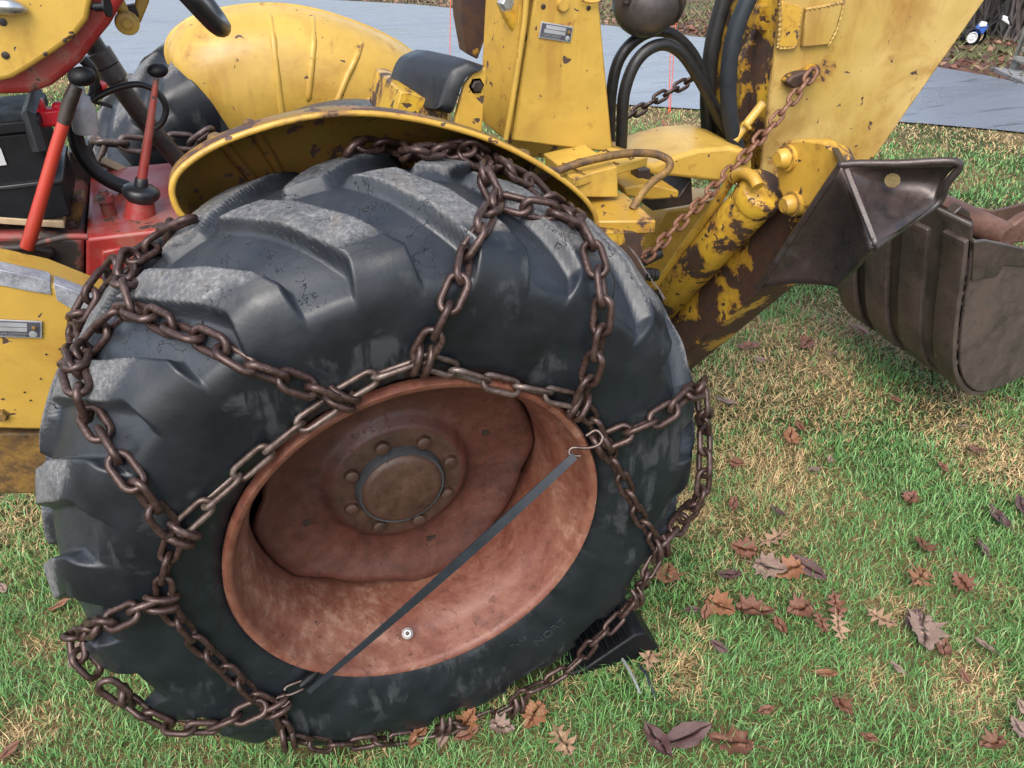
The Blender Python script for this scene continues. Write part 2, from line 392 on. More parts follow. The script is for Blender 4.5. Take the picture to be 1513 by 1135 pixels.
# rows follow the terrain knots closely; lift keeps it clear of the ground sheet
mb.sheet(rows); tag(build('driveway', mb, M['asphalt'], origin=(0, 0, 0)), 'wet blue-grey asphalt driveway behind the tractor', kind='structure')
mb = MB(); q = [G(1462, 104), G(1540, 112), G(1560, 150), G(1513, 128)]
mb.prism([p+Vector((0, 0, .03)) for p in q], (0, 0, -.06)); tag(build('concrete_apron', mb, M['concrete']), 'pale concrete slab at the edge of the driveway', kind='structure')

# ------------------------------------------------------------------ rear wheel
AX = .556  # axle height
def tyre_mesh():
    env = [(.318, .05), (.328, .026), (.337, .012), (.358, .0), (.40, -.011), (.45, -.016), (.49, -.013), (.52, -.005), (.54, .006), (.554, .022), (.572, .05), (.586, .09), (.596, .14), (.60, .20)]
    flo = [(.318, .05), (.328, .026), (.337, .012), (.358, .0), (.40, -.011), (.45, -.016), (.483, -.014), (.501, -.007), (.511, .006), (.523, .027), (.540, .055), (.557, .09), (.571, .14), (.577, .20)]
    NS, NTH = 92, 1300
    def dens(pr):
        pts = spline([Vector((a, b, 0)) for a, b in pr], 10); P = np.array([(p.x, p.y) for p in pts])
        return P
    E, F = dens(env), dens(flo)
    # common parameter = control index, resampled by envelope arclength
    d = np.concatenate([[0], np.cumsum(np.hypot(*np.diff(E, axis=0).T))]); s = np.linspace(0, d[-1], NS)
    E = np.stack([np.interp(s, d, E[:, k]) for k in (0, 1)], 1); F = np.stack([np.interp(s, d, F[:, k]) for k in (0, 1)], 1)
    Em = E[::-1][1:].copy(); Em[:, 1] = .40-Em[:, 1]; Fm = F[::-1][1:].copy(); Fm[:, 1] = .40-Fm[:, 1]
    side = np.concatenate([np.zeros(NS), np.ones(NS-1)])
    E = np.vstack([E, Em]); F = np.vstack([F, Fm]); n = len(E)
    th = np.linspace(0, 2*np.pi, NTH, endpoint=False)
    TH, I = np.meshgrid(th, np.arange(n), indexing='ij')
    yl = np.where(side[I] == 0, E[I, 1], .40-E[I, 1])      # distance coordinate from own shoulder, -.06..+.155
    NL = 19; pitch = 2*np.pi/NL
    wob = .006*np.sin(TH*7+I*.11)+.004*np.sin(TH*17+1.3)
    lead = np.clip((yl-.02)/.18, 0, 1.1)
    bend = R_(16)*np.clip(lead, .0, 2)**.92                       # near lug leans forward towards the crown
    off = np.where(side[I] == 0, R_(92.6), R_(92.6)+pitch*.5)
    ph = (TH-bend-off+pitch/2+wob) % pitch - pitch/2
    arc = ph*.58
    hw = .045-.010*lead+.006*np.clip((.01-yl)/.03, 0, 1)
    sm = lambda a, b, x: (lambda t: t*t*(3-2*t))(np.clip((x-a)/(b-a), 0, 1))
    lug = np.clip((hw+.005-np.abs(arc))/.0095, 0, 1); lug = .8*lug+.2*lug*lug*(3-2*lug)
    inner = sm(.178, .150, yl)                     # lug stops just past the crown
    # each row reaches a little over the centre: far rows end at the crown
    lug = lug*np.where(side[I] == 0, 1, 1)*np.where(yl > .15, sm(.215, .19, yl), 1)
    irr = 1-.13*(.5+.5*np.sin(TH*11+2))*(.5+.5*np.sin(TH*5.3+I*.05))
    lug = lug*irr
    RR = F[I, 0]+(E[I, 0]-F[I, 0])*lug; YY = F[I, 1]+(E[I, 1]-F[I, 1])*lug
    # hand-worn unevenness
    RR += .0016*np.sin(TH*31+I*.2)*lug
    X = RR*np.cos(TH); Z = RR*np.sin(TH)
    lim = -AX+.004; sq = np.clip(-(Z-(lim+.03)), 0, None)
    low = Z < lim+.03
    Z2 = np.where(low, lim+.03-.03*(1-np.exp(-sq/.03)), Z)
    YY = YY+np.where(low, np.sign(YY-.2)*sq*.35*np.clip(np.abs(YY-.2)/.2, 0, 1), 0)
    V = np.stack([X, YY, Z2], -1).reshape(-1, 3)
    i = np.arange(NTH)[:, None]; k = np.arange(n-1)[None]; j = (i+1) % NTH
    Q = np.stack(np.broadcast_arrays(i*n+k, i*n+k+1, j*n+k+1, j*n+k), -1).reshape(-1, 4)
    me = bpy.data.meshes.new('tyre'); me.vertices.add(len(V)); me.vertices.foreach_set('co', V.ravel())
    me.loops.add(Q.size); me.loops.foreach_set('vertex_index', Q.ravel())
    me.polygons.add(len(Q)); me.polygons.foreach_set('loop_start', np.arange(0, Q.size, 4)); me.polygons.foreach_set('loop_total', np.full(len(Q), 4))
    me.update(); me.validate()
    me.polygons.foreach_set('use_smooth', [True]*len(me.polygons))
    wear = sm(.70, 1.0, lug)*sm(.553, .575, RR)
    lm = sm(.25, .75, lug); sw = sm(.570, .548, RR)*lm+(1-lm)*sm(.513, .503, RR)  # groove floors kept lighter, lug sides darker: sky sheen put into the colour
    for nm, a in (('wear', wear), ('sidewall', sw)):
        t = me.attributes.new(nm, 'FLOAT', 'POINT'); t.data.foreach_set('value', a.ravel())
    bv = BVHTree.FromPolygons([tuple(v) for v in (V+np.array([0, 0, AX])).tolist()], Q[::1].tolist())
    me.materials.append(M['tyre'])
    return me, bv
TME, TBV = tyre_mesh()
BH = empty('backhoe_loader', (0, 0, 0))
tag(BH, 'old yellow and red tractor backhoe with rusty wheels parked on the lawn', 'tractor')
RW = empty('rear_wheel', (0, 0, AX), BH)
RW['label'] = 'big rear wheel with rusty red rim and worn chained tyre'
ty = bpy.data.objects.new('tyre', TME); COL.objects.link(ty); ty.parent = RW
C0 = Vector((0, 0, AX)); AY = Vector((0, 1, 0))
rim = [(.338, .004), (.346, -.002), (.348, .006), (.338, .014)]
rim = [(.322, .03), (.331, .012), (.3315, .001), (.328, -.005), (.322, -.004), (.3175, .005), (.315, .018), (.31, .030), (.306, .042), (.303, .052), (.298, .06), (.29, .075), (.284, .10), (.281, .14), (.281, .22), (.29, .25), (.315, .28), (.335, .31), (.345, .312)]
build('rim', MB().lathe(rim, C0, AY, 128), M['rim'], RW, solid=.004, angle=60)
# pressed wheel disc with an uneven scalloped edge
mb = MB(); seg = 192; prof = [(.086, .172), (.10, .170), (.122, .169), (.130, .172), (.138, .186), (.155, .192), (.19, .188), (.225, .176), (.245, .166), (.256, .163), (.262, .168)]
rows = []
for r, h in prof:
    row = []
    for k in range(seg):
        t = 2*math.pi*k/seg; e = 0
        if r > .2:
            c8 = math.cos(4*(t-R_(20))); e = (.012*max(-1, min(1, 2.2*c8)))*(r-.2)/.06
        row.append(C0+Vector(((r+e)*math.cos(t), h, (r+e)*math.sin(t))))
    rows.append(row+[row[0]])
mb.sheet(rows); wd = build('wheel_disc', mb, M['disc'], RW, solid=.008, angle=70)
build('dark_backing', MB().lathe([(0, .262), (.18, .262), (.20, .255), (.286, .25), (.286, .262)], C0, AY, 64), M['gunk'], RW, angle=50)  # unseen backing added to keep the gap round the disc dark
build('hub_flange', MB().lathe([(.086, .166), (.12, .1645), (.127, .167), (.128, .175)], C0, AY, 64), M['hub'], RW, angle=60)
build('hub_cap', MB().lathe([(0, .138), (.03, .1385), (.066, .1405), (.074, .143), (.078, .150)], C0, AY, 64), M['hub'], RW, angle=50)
build('hub_ring', MB().lathe([(.0775, .148), (.081, .147), (.085, .155), (.086, .176)], C0, AY, 64), M['hubring'], RW, angle=60)
for k in range(8):
    t = R_(60.5)+k*math.pi/4
    c = C0+Vector((.1016*math.cos(t), .166, .1016*math.sin(t)))
    build('lug_bolt', MB().lathe([(0, -.016), (.009, -.0155), (.013, -.013), (.0135, -.002), (.0175, -.0015), (.0175, .003)], c, AY, 12), M['hub'], RW, angle=40)
for a in (32, 122, 212, 302, 77, 167, 257, 347):
    t = R_(a-15); c = C0+Vector((.192*math.cos(t), .1835, .192*math.sin(t)))
    if a in (32, 122, 212, 302): build('slot', MB().box(c, (.02, .003, .012)), M['gunk'], RW)
def tyre_text(txt, R, th, size, y):
    cu = bpy.data.curves.new('lettering', 'FONT'); cu.body = txt; cu.size = size; cu.extrude = .0012
    to = bpy.data.objects.new('tmp', cu); me = bpy.data.meshes.new_from_object(to); bpy.data.objects.remove(to)
    vs = []
    for q in me.vertices:
        t = R_(th)+q.co.x/R; r = R-q.co.y; vs.append(C0+Vector((r*math.cos(t), y-q.co.z-.0006, r*math.sin(t))))
    lt = MB(); lt.add(vs, [tuple(f.vertices) for f in me.polygons]); build('lettering', lt, M['tyre'], RW)
tyre_text('NORT', .425, -60, .030, -.0135); tyre_text('UTILUG', .49, -72, .026, -.0125); tyre_text('TUBE', .39, -66, .016, -.009)
vp = PY(602, 936, .045)
vx = (vp-CAM).normalized()
vs_ = build('valve_stem', MB().lathe([(.0042, -.018), (.007, -.018), (.0082, -.014), (.0082, -.002), (.011, 0), (.011, .006)], vp, vx, 16), M['nickel'], RW)
build('valve_core', MB().lathe([(0, -.016), (.005, -.016), (.005, -.01)], vp, vx, 12), M['gunk'], RW)

# ------------------------------------------------------------------ tractor body
def poly(name, px, Y, off, mat, parent, bevel=.003, ax=1, **k):
    return build(name, MB().prism([PL(x, y, ax, Y) for x, y in px], off), M[mat] if isinstance(mat, str) else mat, parent, bevel=bevel, **k)
def pipe(name, px, Y, rad, mat, parent, n=7, seg=12, ax=1):
    Ys = Y if hasattr(Y, '__len__') else [Y]*len(px)
    return build(name, MB().tube(spline([PL(x, y, ax, v) for (x, y), v in zip(px, Ys)], n), rad, seg), M[mat], parent, angle=60)
def disc(name, c, axis, r, h, mat, parent, seg=16, bevel=.0015):
    return build(name, MB().lathe([(0, 0), (r*.9, 0), (r, h*.15), (r, h)], c, axis, seg), M[mat], parent, angle=50)
def hexhead(name, c, axis, r, h, mat, parent):
    return build(name, MB().lathe([(0, -h), (r*.8, -h), (r, -h*.8), (r, 0), (r*1.35, 0), (r*1.35, h*.3)], c, axis, 6), M[mat], parent, angle=25)
def ball(mb, c, r, seg=20, n=10):
    c = Vector(c); r = Vector(r); vs = []; fs = []
    for i in range(n+1):
        p = math.pi*i/n
        for k in range(seg):
            t = 2*math.pi*k/seg; vs.append(c+Vector((r.x*math.sin(p)*math.cos(t), r.y*math.sin(p)*math.sin(t), r.z*math.cos(p))))
    for i in range(n):
        for k in range(seg):
            l = (k+1) % seg; fs.append((i*seg+k, i*seg+l, (i+1)*seg+l, (i+1)*seg+k))
    return mb.add(vs, fs)

# far wheel (tyre shares the mesh)
RW2 = empty('rear_wheel', (0, 1.64, AX), BH); RW2.rotation_euler.z = math.pi
t2 = bpy.data.objects.new('tyre', TME); COL.objects.link(t2); t2.parent = RW2

# near fender: dished shell open towards the tyre
def dish(lip, prof, cen):
    lip = spline(lip, 6); rows = []
    for a, y in prof:
        rows.append([Vector((p.x+(cen[0]-p.x)*a, y, p.z+(cen[1]-p.z)*a)) for p in lip])
    return lip, rows
nl = [(283, 330), (266, 314), (257, 296), (254, 276), (263, 254), (288, 232), (325, 211), (372, 193), (425, 178), (485, 168), (545, 167), (605, 174), (660, 186), (710, 201), (755, 220), (800, 245), (838, 271), (864, 295), (877, 316), (880, 334)]
lip, rows = dish([PY(x, y, .27) for x, y in nl], [(0, .266), (-.004, .272), (-.002, .30), (.02, .345), (.07, .385), (.16, .415), (.35, .432), (.8, .438)], (.07, .62))
FN = build('fender', MB().sheet(rows), M['yellow_shaded'], BH, solid=.004, angle=80)
FN['label'] = 'near fender seen from its rusty yellow hollow side'
build('lip', MB().tube(rows[0], .005, 8), M['yellow'], FN, angle=80)
for k in (35, 42, 88):
    build('rib', MB().tube([r[k]+Vector((0, -.003, 0)) for r in rows[2:7]], .009, 8), M['yellow_shaded'], FN, angle=80)
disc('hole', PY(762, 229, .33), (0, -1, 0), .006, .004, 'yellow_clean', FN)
poly('bracket', [(782, 252), (796, 242), (826, 250), (828, 258), (800, 270)], .33, (0, .01, 0), 'yellow_shaded', FN)
hexhead('bolt', PY(791, 250, .325), (0, 1, 0), .009, .01, 'yellow_shaded', FN)
# far fender: its bulging side faces us
fl_ = [(420, 290), (352, 218), (316, 180), (284, 143), (258, 106), (247, 78), (256, 50), (290, 26), (340, 13), (400, 8), (460, 15), (520, 33), (570, 54), (607, 78), (640, 112), (660, 160), (665, 210)]
lip, rows = dish([PY(x, y, 1.38) for x, y in fl_], [(0, 1.39), (-.004, 1.38), (.0, 1.35), (.035, 1.30), (.1, 1.255), (.22, 1.222), (.45, 1.205), (.9, 1.2)], (.13, .80))
FF = build('fender', MB().sheet(rows), M['yellow_clean'], BH, solid=.004, angle=80)
FF['label'] = 'far fender, bulging yellow shell with pressed ribs'
build('lip', MB().tube(rows[1], .006, 8), M['yellow_clean'], FF, angle=80)
def on_rows(rows, px):
    bv = BVHTree.FromPolygons([tuple(p) for r in rows for p in r], [(i*len(rows[0])+k, i*len(rows[0])+k+1, (i+1)*len(rows[0])+k+1, (i+1)*len(rows[0])+k) for i in range(len(rows)-1) for k in range(len(rows[0])-1)])
    out = []
    for x, y in px:
        h = bv.ray_cast(CAM, ray(x, y))
        if h[0]: out.append(h[0])
    return out
for line in ([(398, 22), (404, 60), (409, 110), (414, 150), (419, 185)], [(462, 24), (463, 60), (460, 100), (455, 150)], [(535, 62), (524, 90), (512, 115), (500, 145), (492, 165)]):
    pts = on_rows(rows, line)
    if len(pts) > 2: build('rib', MB().tube(spline(pts, 5), [.004]+[.009]*(len(spline(pts, 5))-2)+[.004], 10), M['yellow_clean'], FF, angle=80)
pb = on_rows(rows, [(551, 156)])
if pb: disc('washer', pb[0]+Vector((0, -.008, 0)), (0, 1, 0), .024, .01, 'yellow_clean', FF); hexhead('bolt', pb[0]+Vector((0, -.009, 0)), (0, 1, 0), .01, .009, 'yellow_clean', FF)

# seat and backrest
a, b = PY(412, 236, .62), PY(668, 234, .62)
mb = MB(); ball(mb, ((a.x+b.x)/2, .78, a.z-.045), ((b.x-a.x)*.56, .22, .085), 32, 12)
build('seat', mb, M['vinyl'], BH, angle=80)
cur = [(668, 170), (676, 146), (684, 124), (695, 108), (719, 97)]
ctl = spline([PY(x, y, .56) for x, y in cur], 5)
inn = [p+Vector((-.030, 0, .012)) for p in ctl]; loop = ctl+inn[::-1]
mb = MB(); n = len(loop); rows = []
for dy, sc in ((-.004, .8), (.006, .97), (.02, 1), (.06, 1.03), (.12, 1.03), (.155, .97), (.165, .7)):
    c = sum(loop, Vector())/n; rows.append([c+(p-c)*sc+Vector((-.42*max(dy, 0), dy, -.03*max(dy, 0))) for p in loop]+[c+(loop[0]-c)*sc+Vector((-.42*max(dy, 0), dy, -.03*max(dy, 0)))])
mb.sheet(rows); mb.add(rows[0][:-1], [tuple(range(n))]); mb.add(rows[-1][:-1], [tuple(range(n))])
build('backrest', mb, M['vinyl'], BH, angle=60)
poly('backrest_bracket', [(674, 172), (686, 126), (698, 110), (718, 100), (716, 150), (712, 205), (672, 192)], .565, (0, .014, 0), 'yellow', BH)
hexhead('bolt', PY(704, 127, .565), (0, 1, 0), .012, .008, 'gunk', BH)
poly('seat_tray', [(584, 168), (592, 136), (606, 136), (662, 160), (662, 196), (580, 190)], .60, (0, .2, 0), 'yellow_peel', BH)

# control tower: channel of two plates and a web
poly('tower_plate', [(812, -300), (862, -300), (879, -80), (885, 0), (906, 226), (757, 208), (790, 0)], .62, (0, .012, 0), 'yellow_clean', BH, .004)
poly('tower_plate', [(790, -300), (840, -300), (850, -80), (880, 240), (750, 230)], .83, (0, .012, 0), 'yellow', BH, .004)
tb = [PY(790, -300, .632), PY(752, 212, .632)]
build('tower_web', MB().prism([tb[0], tb[1], tb[1]+Vector((.0, .19, 0)), tb[0]+Vector((.0, .19, 0))], (.008, 0, 0)), M['yellow'], BH, bevel=.002)
pipe('tower_rod', [(780, -40), (775, 30), (765, 100), (757, 150), (747, 206)], .615, .006, 'yellow_clean', BH)
poly('brown_upright', [(676, -60), (724, -60), (722, 0), (716, 60), (706, 88), (690, 80), (681, 30)], .98, (0, .06, 0), 'leg_peel', BH)
pipe('tower_spring', [(741, 0), (752, 25), (768, 48), (772, 60)], .66, .012, 'yellow_peel', BH)
disc('tower_boss', PY(833, 8, .612), (0, 1, 0), .013, .012, 'yellow_clean', BH)
hexhead('bolt', PY(748, 4, .60), (0, 1, 0), .013, .012, 'steel', BH)
for x, y in ((803, 10), (870, 12)): disc('hole', PY(x, y, .6185), (0, 1, 0), .005, .002, 'gunk', BH)
pipe('tower_wire', [(860, 0), (872, 3), (884, 1), (892, -8)], .61, .003, 'yellow_clean', BH)

def plate(px, Y, lines, parent):
    c = [PY(x, y, Y) for x, y in px]
    p = build('data_plate', MB().prism(c, (0, .002, 0)), M['alu'], parent, bevel=.0005)
    def at(u, v, d=-.0012): return c[0].lerp(c[1], u).lerp(c[3].lerp(c[2], u), v)+Vector((0, d, 0))
    def q(nm, u0, v0, u1, v1, m, d): build(nm, MB().prism([at(u0, v0, d), at(u1, v0, d), at(u1, v1, d), at(u0, v1, d)], (0, .0006, 0)), M[m], p)
    q('ink_field', .03, .07, .97, .93, 'ink', -.0010)
    q('blank_field', .16, .12, .78, .36, 'alu', -.0018); q('blank_field', .12, .40, .78, .62, 'alu', -.0018)
    disc('seal', at(.87, .76, -.0022), (0, 1, 0), (c[1]-c[0]).length*.065, .001, 'alu', p)
    hexhead('rivet', at(.88, .38, -.002), (0, 1, 0), .003, .003, 'brown_frame', p)
    w = (c[1]-c[0]); h = (c[3]-c[0])
    for txt, u, v, sz in lines:
        cu = bpy.data.curves.new('lettering', 'FONT'); cu.body = txt; cu.size = h.length*sz
        to = bpy.data.objects.new('tmp', cu); me = bpy.data.meshes.new_from_object(to); bpy.data.objects.remove(to)
        wx = w.normalized(); up = -h.normalized()
        o = at(u, v, -.0018)
        vs = [o+wx*q_.co.x+up*q_.co.y for q_ in me.vertices]
        lt = MB(); lt.add(vs, [tuple(f.vertices) for f in me.polygons]); build('lettering', lt, M['alu'], p)
plate([(800, 32), (847, 40), (843, 63), (796, 56)], .617, [('J I CASE COMPANY', .06, .79, .17), ('RACINE WISCONSIN USA', .06, .92, .12)], BH)

# swing frame, step, grab handle
zs = PY(904, 218, .60).z
q = [PL(x, y, 2, zs) for x, y in ((820, 246), (904, 217), (958, 231), (848, 264))]
ST = build('step_plate', MB().prism(q, (0, 0, -.022)), M['yellow_clean'], BH, bevel=.003)
for i in range(7):
    for j in range(4):
        u, v = (i+.6)/7.4, (j+.6)/4.4; c = q[0].lerp(q[1], v).lerp(q[3].lerp(q[2], v), u)
        an = R_(20 if (i+j) % 2 else 110)
        build('tread_bar', MB().box(c+Vector((0, 0, .001)), (.014, .004, .004), Matrix.Rotation(an, 3, 'Z')), M['brown_frame'] if (i*j) % 3 == 0 else M['yellow_clean'], ST, bevel=.001)
poly('swing_post', [(848, 262), (912, 246), (914, 292), (852, 292)], .47, (0, .16, 0), 'yellow_clean', BH)
zb = PY(916, 300, .46).z
q = [PL(x, y, 2, zb) for x, y in ((862, 284), (922, 284), (970, 326), (872, 327))]
build('frame_plate', MB().prism(q, (0, 0, -.03)), M['yellow'], BH, bevel=.004)
poly('frame_post', [(878, 343), (955, 342), (948, 380), (960, 440), (880, 420)], PL(920, 330, 2, zb).y, (0, .1, 0), 'yellow_peel', BH)
pipe('grab_handle', [(820, 254), (850, 243), (885, 234), (925, 227), (962, 227), (984, 234), (990, 243), (984, 254), (965, 268), (950, 284), (934, 309)], [.48]*5+[.47, .46, .45, .44, .43, .42], .0085, 'brown_frame', BH)
poly('swing_yoke', [(942, 238), (968, 243), (1000, 231), (1034, 221), (1080, 217), (1112, 226), (1112, 264), (1062, 270), (1004, 263), (962, 258), (943, 250)], .62, (0, .2, -.0), 'yellow_clean', BH, .012, seg=3)
poly('swing_block', [(922, 277), (962, 272), (1004, 282), (1003, 293), (962, 296), (926, 291)], .56, (0, .18, 0), 'yellow', BH, .005)
poly('swing_pin', [(943, 250), (962, 250), (962, 275), (943, 275)], .60, (0, .04, 0), 'gunk', BH, .004)
poly('swing_gap_shade', [(946, 296), (1004, 290), (1022, 262), (1024, 302), (965, 312)], .66, (0, .1, 0), 'gunk', BH)  # dark block standing for the shade in the gap
poly('yoke_leg', [(966, 345), (984, 312), (1026, 306), (1052, 296), (1088, 300), (1060, 370), (1000, 440), (955, 440)], .90, (0, .12, 0), 'yellow', BH, .006)

# boom
BM = poly('boom', [(1190, -330), (1690, -330), (1492, -60), (1455, 0), (1292, 233), (1240, 262), (1160, 300), (1120, 300), (1129, 215), (1139, 130), (1151, 40)], .70, (0, .012, 0), 'yellow_boom', BH, .003)
BM['label'] = 'upright yellow boom side plate with chipped paint'
bb = [PY(1190, -330, .712), PY(1160, -60, .712), PY(1151, 40, .712), PY(1139, 130, .712), PY(1122, 290, .712)]
build('boom_web', MB().sheet([[p+Vector((.012, 0, 0)) for p in bb], [p+Vector((.0, .25, 0)) for p in bb]]), M['yellow_peel'], BM, solid=.01)
build('boom_side', MB().prism([PY(1190, -330, .70)+Vector((0, .25, 0)), PY(1690, -330, .70)+Vector((0, .25, 0)), PY(1492, -60, .70)+Vector((0, .25, 0)), PY(1292, 233, .70)+Vector((0, .25, 0)), PY(1124, 290, .70)+Vector((-.02, .25, 0))], (0, .012, 0)), M['yellow_boom'], BM, bevel=.003)
rb = [PY(1690, -330, .712), PY(1492, -60, .712), PY(1455, 0, .712), PY(1292, 233, .712)]
build('boom_web', MB().sheet([[p+Vector((-.012, 0, 0)) for p in rb], [p+Vector((-.012, .24, 0)) for p in rb]]), M['yellow_boom'], BM, solid=.01)
poly('patch_plate', [(1156, 2), (1180, 8), (1188, 14), (1178, 70), (1150, 70)], .688, (0, .011, 0), 'yellow', BM, .002)
poly('patch_plate', [(1192, 12), (1246, 3), (1236, 42), (1224, 66), (1186, 70)], .688, (0, .011, 0), 'yellow_boom', BM, .002)
def weld(px, Y, r=.003):
    pts = spline([PY(x, y, Y) for x, y in px], 14)
    build('weld_bead', MB().tube(pts, [r*(1+.45*math.sin(i*2.1)+.2*random.uniform(-1, 1)) for i in range(len(pts))], 8), M['yellow_boom'], BM, angle=80)
weld([(1184, 12), (1180, 40), (1176, 68), (1150, 72)], .69); weld([(1190, 14), (1220, 9), (1247, 3)], .69, .0035); weld([(1247, 3), (1238, 40), (1224, 68)], .69)
weld([(1152, 5), (1152, 40), (1149, 70)], .69, .0035)
poly('chain_lug', [(1163, 122), (1172, 112), (1196, 104), (1212, 96), (1214, 110), (1196, 124), (1172, 132)], .672, (0, .03, 0), 'yellow_peel', BM, .005)
pipe('boom_pipe', [(1085, 208), (1098, 190), (1112, 172), (1128, 152)], .68, .011, 'yellow_clean', BM)
pipe('pipe_clip', [(1098, 182), (1104, 186), (1108, 190)], .665, .005, 'yellow_clean', BM)
poly('boom_foot', [(1095, 90), (1120, 40), (1150, 30), (1140, 130), (1122, 180), (1092, 200)], .80, (0, .02, 0), 'yellow_peel', BM)
poly('boom_top_casting', [(1118, 10), (1152, 5), (1150, 42), (1134, 48), (1112, 44)], .76, (0, .03, 0), 'yellow_peel', BM)

# hoses and lamp
for px, Y, r, m in (([(903, 240), (901, 190), (903, 140), (912, 95), (932, 65), (962, 47), (992, 50), (1020, 75), (1038, 110), (1050, 150), (1068, 190), (1092, 225)], .80, .0138, 'hose'),
                    ([(917, 240), (919, 190), (922, 140), (936, 98), (958, 73), (984, 66), (1008, 80), (1032, 115), (1056, 158), (1080, 205), (1098, 235)], .74, .0142, 'hose'),
                    ([(1082, -40), (1068, 5), (1054, 60), (1047, 115), (1046, 170), (1050, 222)], .84, .0205, 'hose'),
                    ([(1135, -45), (1105, 0), (1083, 60), (1076, 120), (1079, 175), (1092, 232)], .69, .0195, 'strap')):
    pipe('hydraulic_hose', px, Y, r, m, BH)
lc = PY(956, -2, .78); lax = Vector((.62, .45, .62)).normalized(); LR = .082
WL = build('work_lamp', MB().lathe([(0, -LR*1.05), (LR*.3, -LR), (LR*.6, -LR*.82), (LR*.82, -LR*.55), (LR*.96, -LR*.2), (LR, 0), (LR*1.05, .002), (LR*1.05, .014), (LR*1.0, .017)], lc, lax, 40), M['lamp'], BH, angle=40)
build('lamp_ring', MB().lathe([(LR*1.0, -.004), (LR*1.075, -.004), (LR*1.075, .016), (LR*.98, .02)], lc, lax, 40), M['lamp'], WL, angle=40)
build('lamp_lens', MB().lathe([(0, .024), (LR*.6, .021), (LR*.98, .015)], lc, lax, 40), M['clear'], WL, angle=60)
pipe('lamp_bracket', [(925, 5), (930, -12), (940, -40)], .74, .010, 'gunk', WL)

# stabiliser
def leg(a, b, w, h, mat, name, parent, bevel=.008):
    d = (b-a).normalized(); x = Vector((1, 0, 0)); n = d.cross(x).normalized(); x = n.cross(d)
    q = []
    for p in (a, b):
        for i, j in ((-1, -1), (1, -1), (1, 1), (-1, 1)): q.append(p+x*(i*w/2)+n*(j*h/2))
    return build(name, MB().hexa(q), M[mat], parent, bevel=bevel)
leg(PX(950, 560, 1.05), PX(1236, 300, 1.05), .12, .13, 'leg_peel', 'stabilizer_leg', BH)
ca, cb = PX(966, 462, .95), PX(1124, 286, .95); cd = (cb-ca).normalized()
SCY = build('stabilizer_cylinder', MB().lathe([(0, 0), (.048, 0), (.052, .005), (.052, (cb-ca).length-.01), (.046, (cb-ca).length), (0, (cb-ca).length)], ca, cd, 32), M['yellow_peel'], BH, angle=50)
build('cylinder_head', MB().lathe([(.0, .0), (.05, 0), (.055, .004), (.055, .045), (.05, .05), (0, .05)], cb-cd*.03, cd, 32), M['yellow_peel'], SCY, angle=50)
pipe('cylinder_pipe', [(970, 424), (1000, 380), (1040, 325), (1066, 288), (1080, 266), (1096, 256), (1112, 262), (1120, 276)], .905, [.011]*29+[.014]*21, 'yellow', SCY, ax=0)
poly('pin_plate', [(1144, 226), (1158, 208), (1190, 206), (1218, 210), (1246, 235), (1240, 262), (1196, 306), (1166, 312), (1150, 280)], .955, (.03, 0, 0), 'yellow', BH, .006, ax=0)
poly('pin_plate', [(1180, 212), (1210, 206), (1240, 220), (1250, 240), (1230, 270), (1190, 290)], 1.05, (.03, 0, 0), 'yellow_peel', BH, .006, ax=0)
for x, y, r in ((1160, 234, .028), (1169, 302, .027)):
    c = PX(x, y, .945); build('pin', MB().lathe([(0, -.022), (r*.55, -.022), (r*.62, -.018), (r*.75, -.014), (r*.8, 0), (r, 0), (r, .02)], c, (1, 0, 0), 24), M['yellow'], BH, angle=40)
def patch(c00, c10, c11, c01, n=14, sag=(0, 0, 0)):
    rows = []; sag = Vector(sag)
    for j in range(n+1):
        v = j/n; rows.append([c00.lerp(c10, i/n).lerp(c01.lerp(c11, i/n), v)+sag*(math.sin(math.pi*v)**.8*(.35+.65*math.sin(math.pi*i/n)**.8)) for i in range(n+1)])
    return rows
K1, K2 = PX(1243, 243, .90), PX(1291, 366, .90)
T2, T3 = PX(1415, 240, 1.06), PX(1384, 302, 1.06)
L1, L2 = PX(1122, 424, .90), PX(1238, 424, .93)
SP = empty('stabilizer_pad', K1, BH); SP['label'] = 'dished dark steel stabilizer pad with a centre web'
build('pad_wing', MB().sheet(patch(K1, T2, T3, K2, 14, (.03, .05, -.005))), M['pad'], SP, solid=.012, bevel=0, angle=60)
build('pad_wing', MB().sheet(patch(K1, L1, L2, K2, 14, (.04, .03, 0))), M['pad'], SP, solid=.012, angle=60)
build('pad_edge', MB().tube(spline([L1, L1.lerp(K1, .5), L1.lerp(K1, .95), K1.lerp(T2, .05), K1.lerp(T2, .5), T2, T2.lerp(T3, .5), T3, T3.lerp(K2, .5)+Vector((0, .008, -.008)), K2], 6), .0075, 8), M['pad'], SP, angle=60)
build('pad_web', MB().prism([K1, K2, K2+Vector((.06, .1, -.0)), K1+Vector((.05, .09, -.0))], (.012, -.008, 0)), M['pad'], SP, bevel=.003)
c = PX(1318, 268, .985)
build('pad_hole', MB().lathe([(0, 0), (.014, 0), (.0145, .002)], c+Vector((-.004, -.004, .004)), (T2-K1).cross(K2-K1).normalized(), 20), M['soil'], SP)

leg(PY(1610, 345, .56), PY(1760, -330, .80), .16, .13, 'yellow_boom', 'dipper_arm', BH)
leg(PY(1560, -330, .83), PY(1830, -330, .83), .2, .18, 'yellow_boom', 'boom_head', BH)
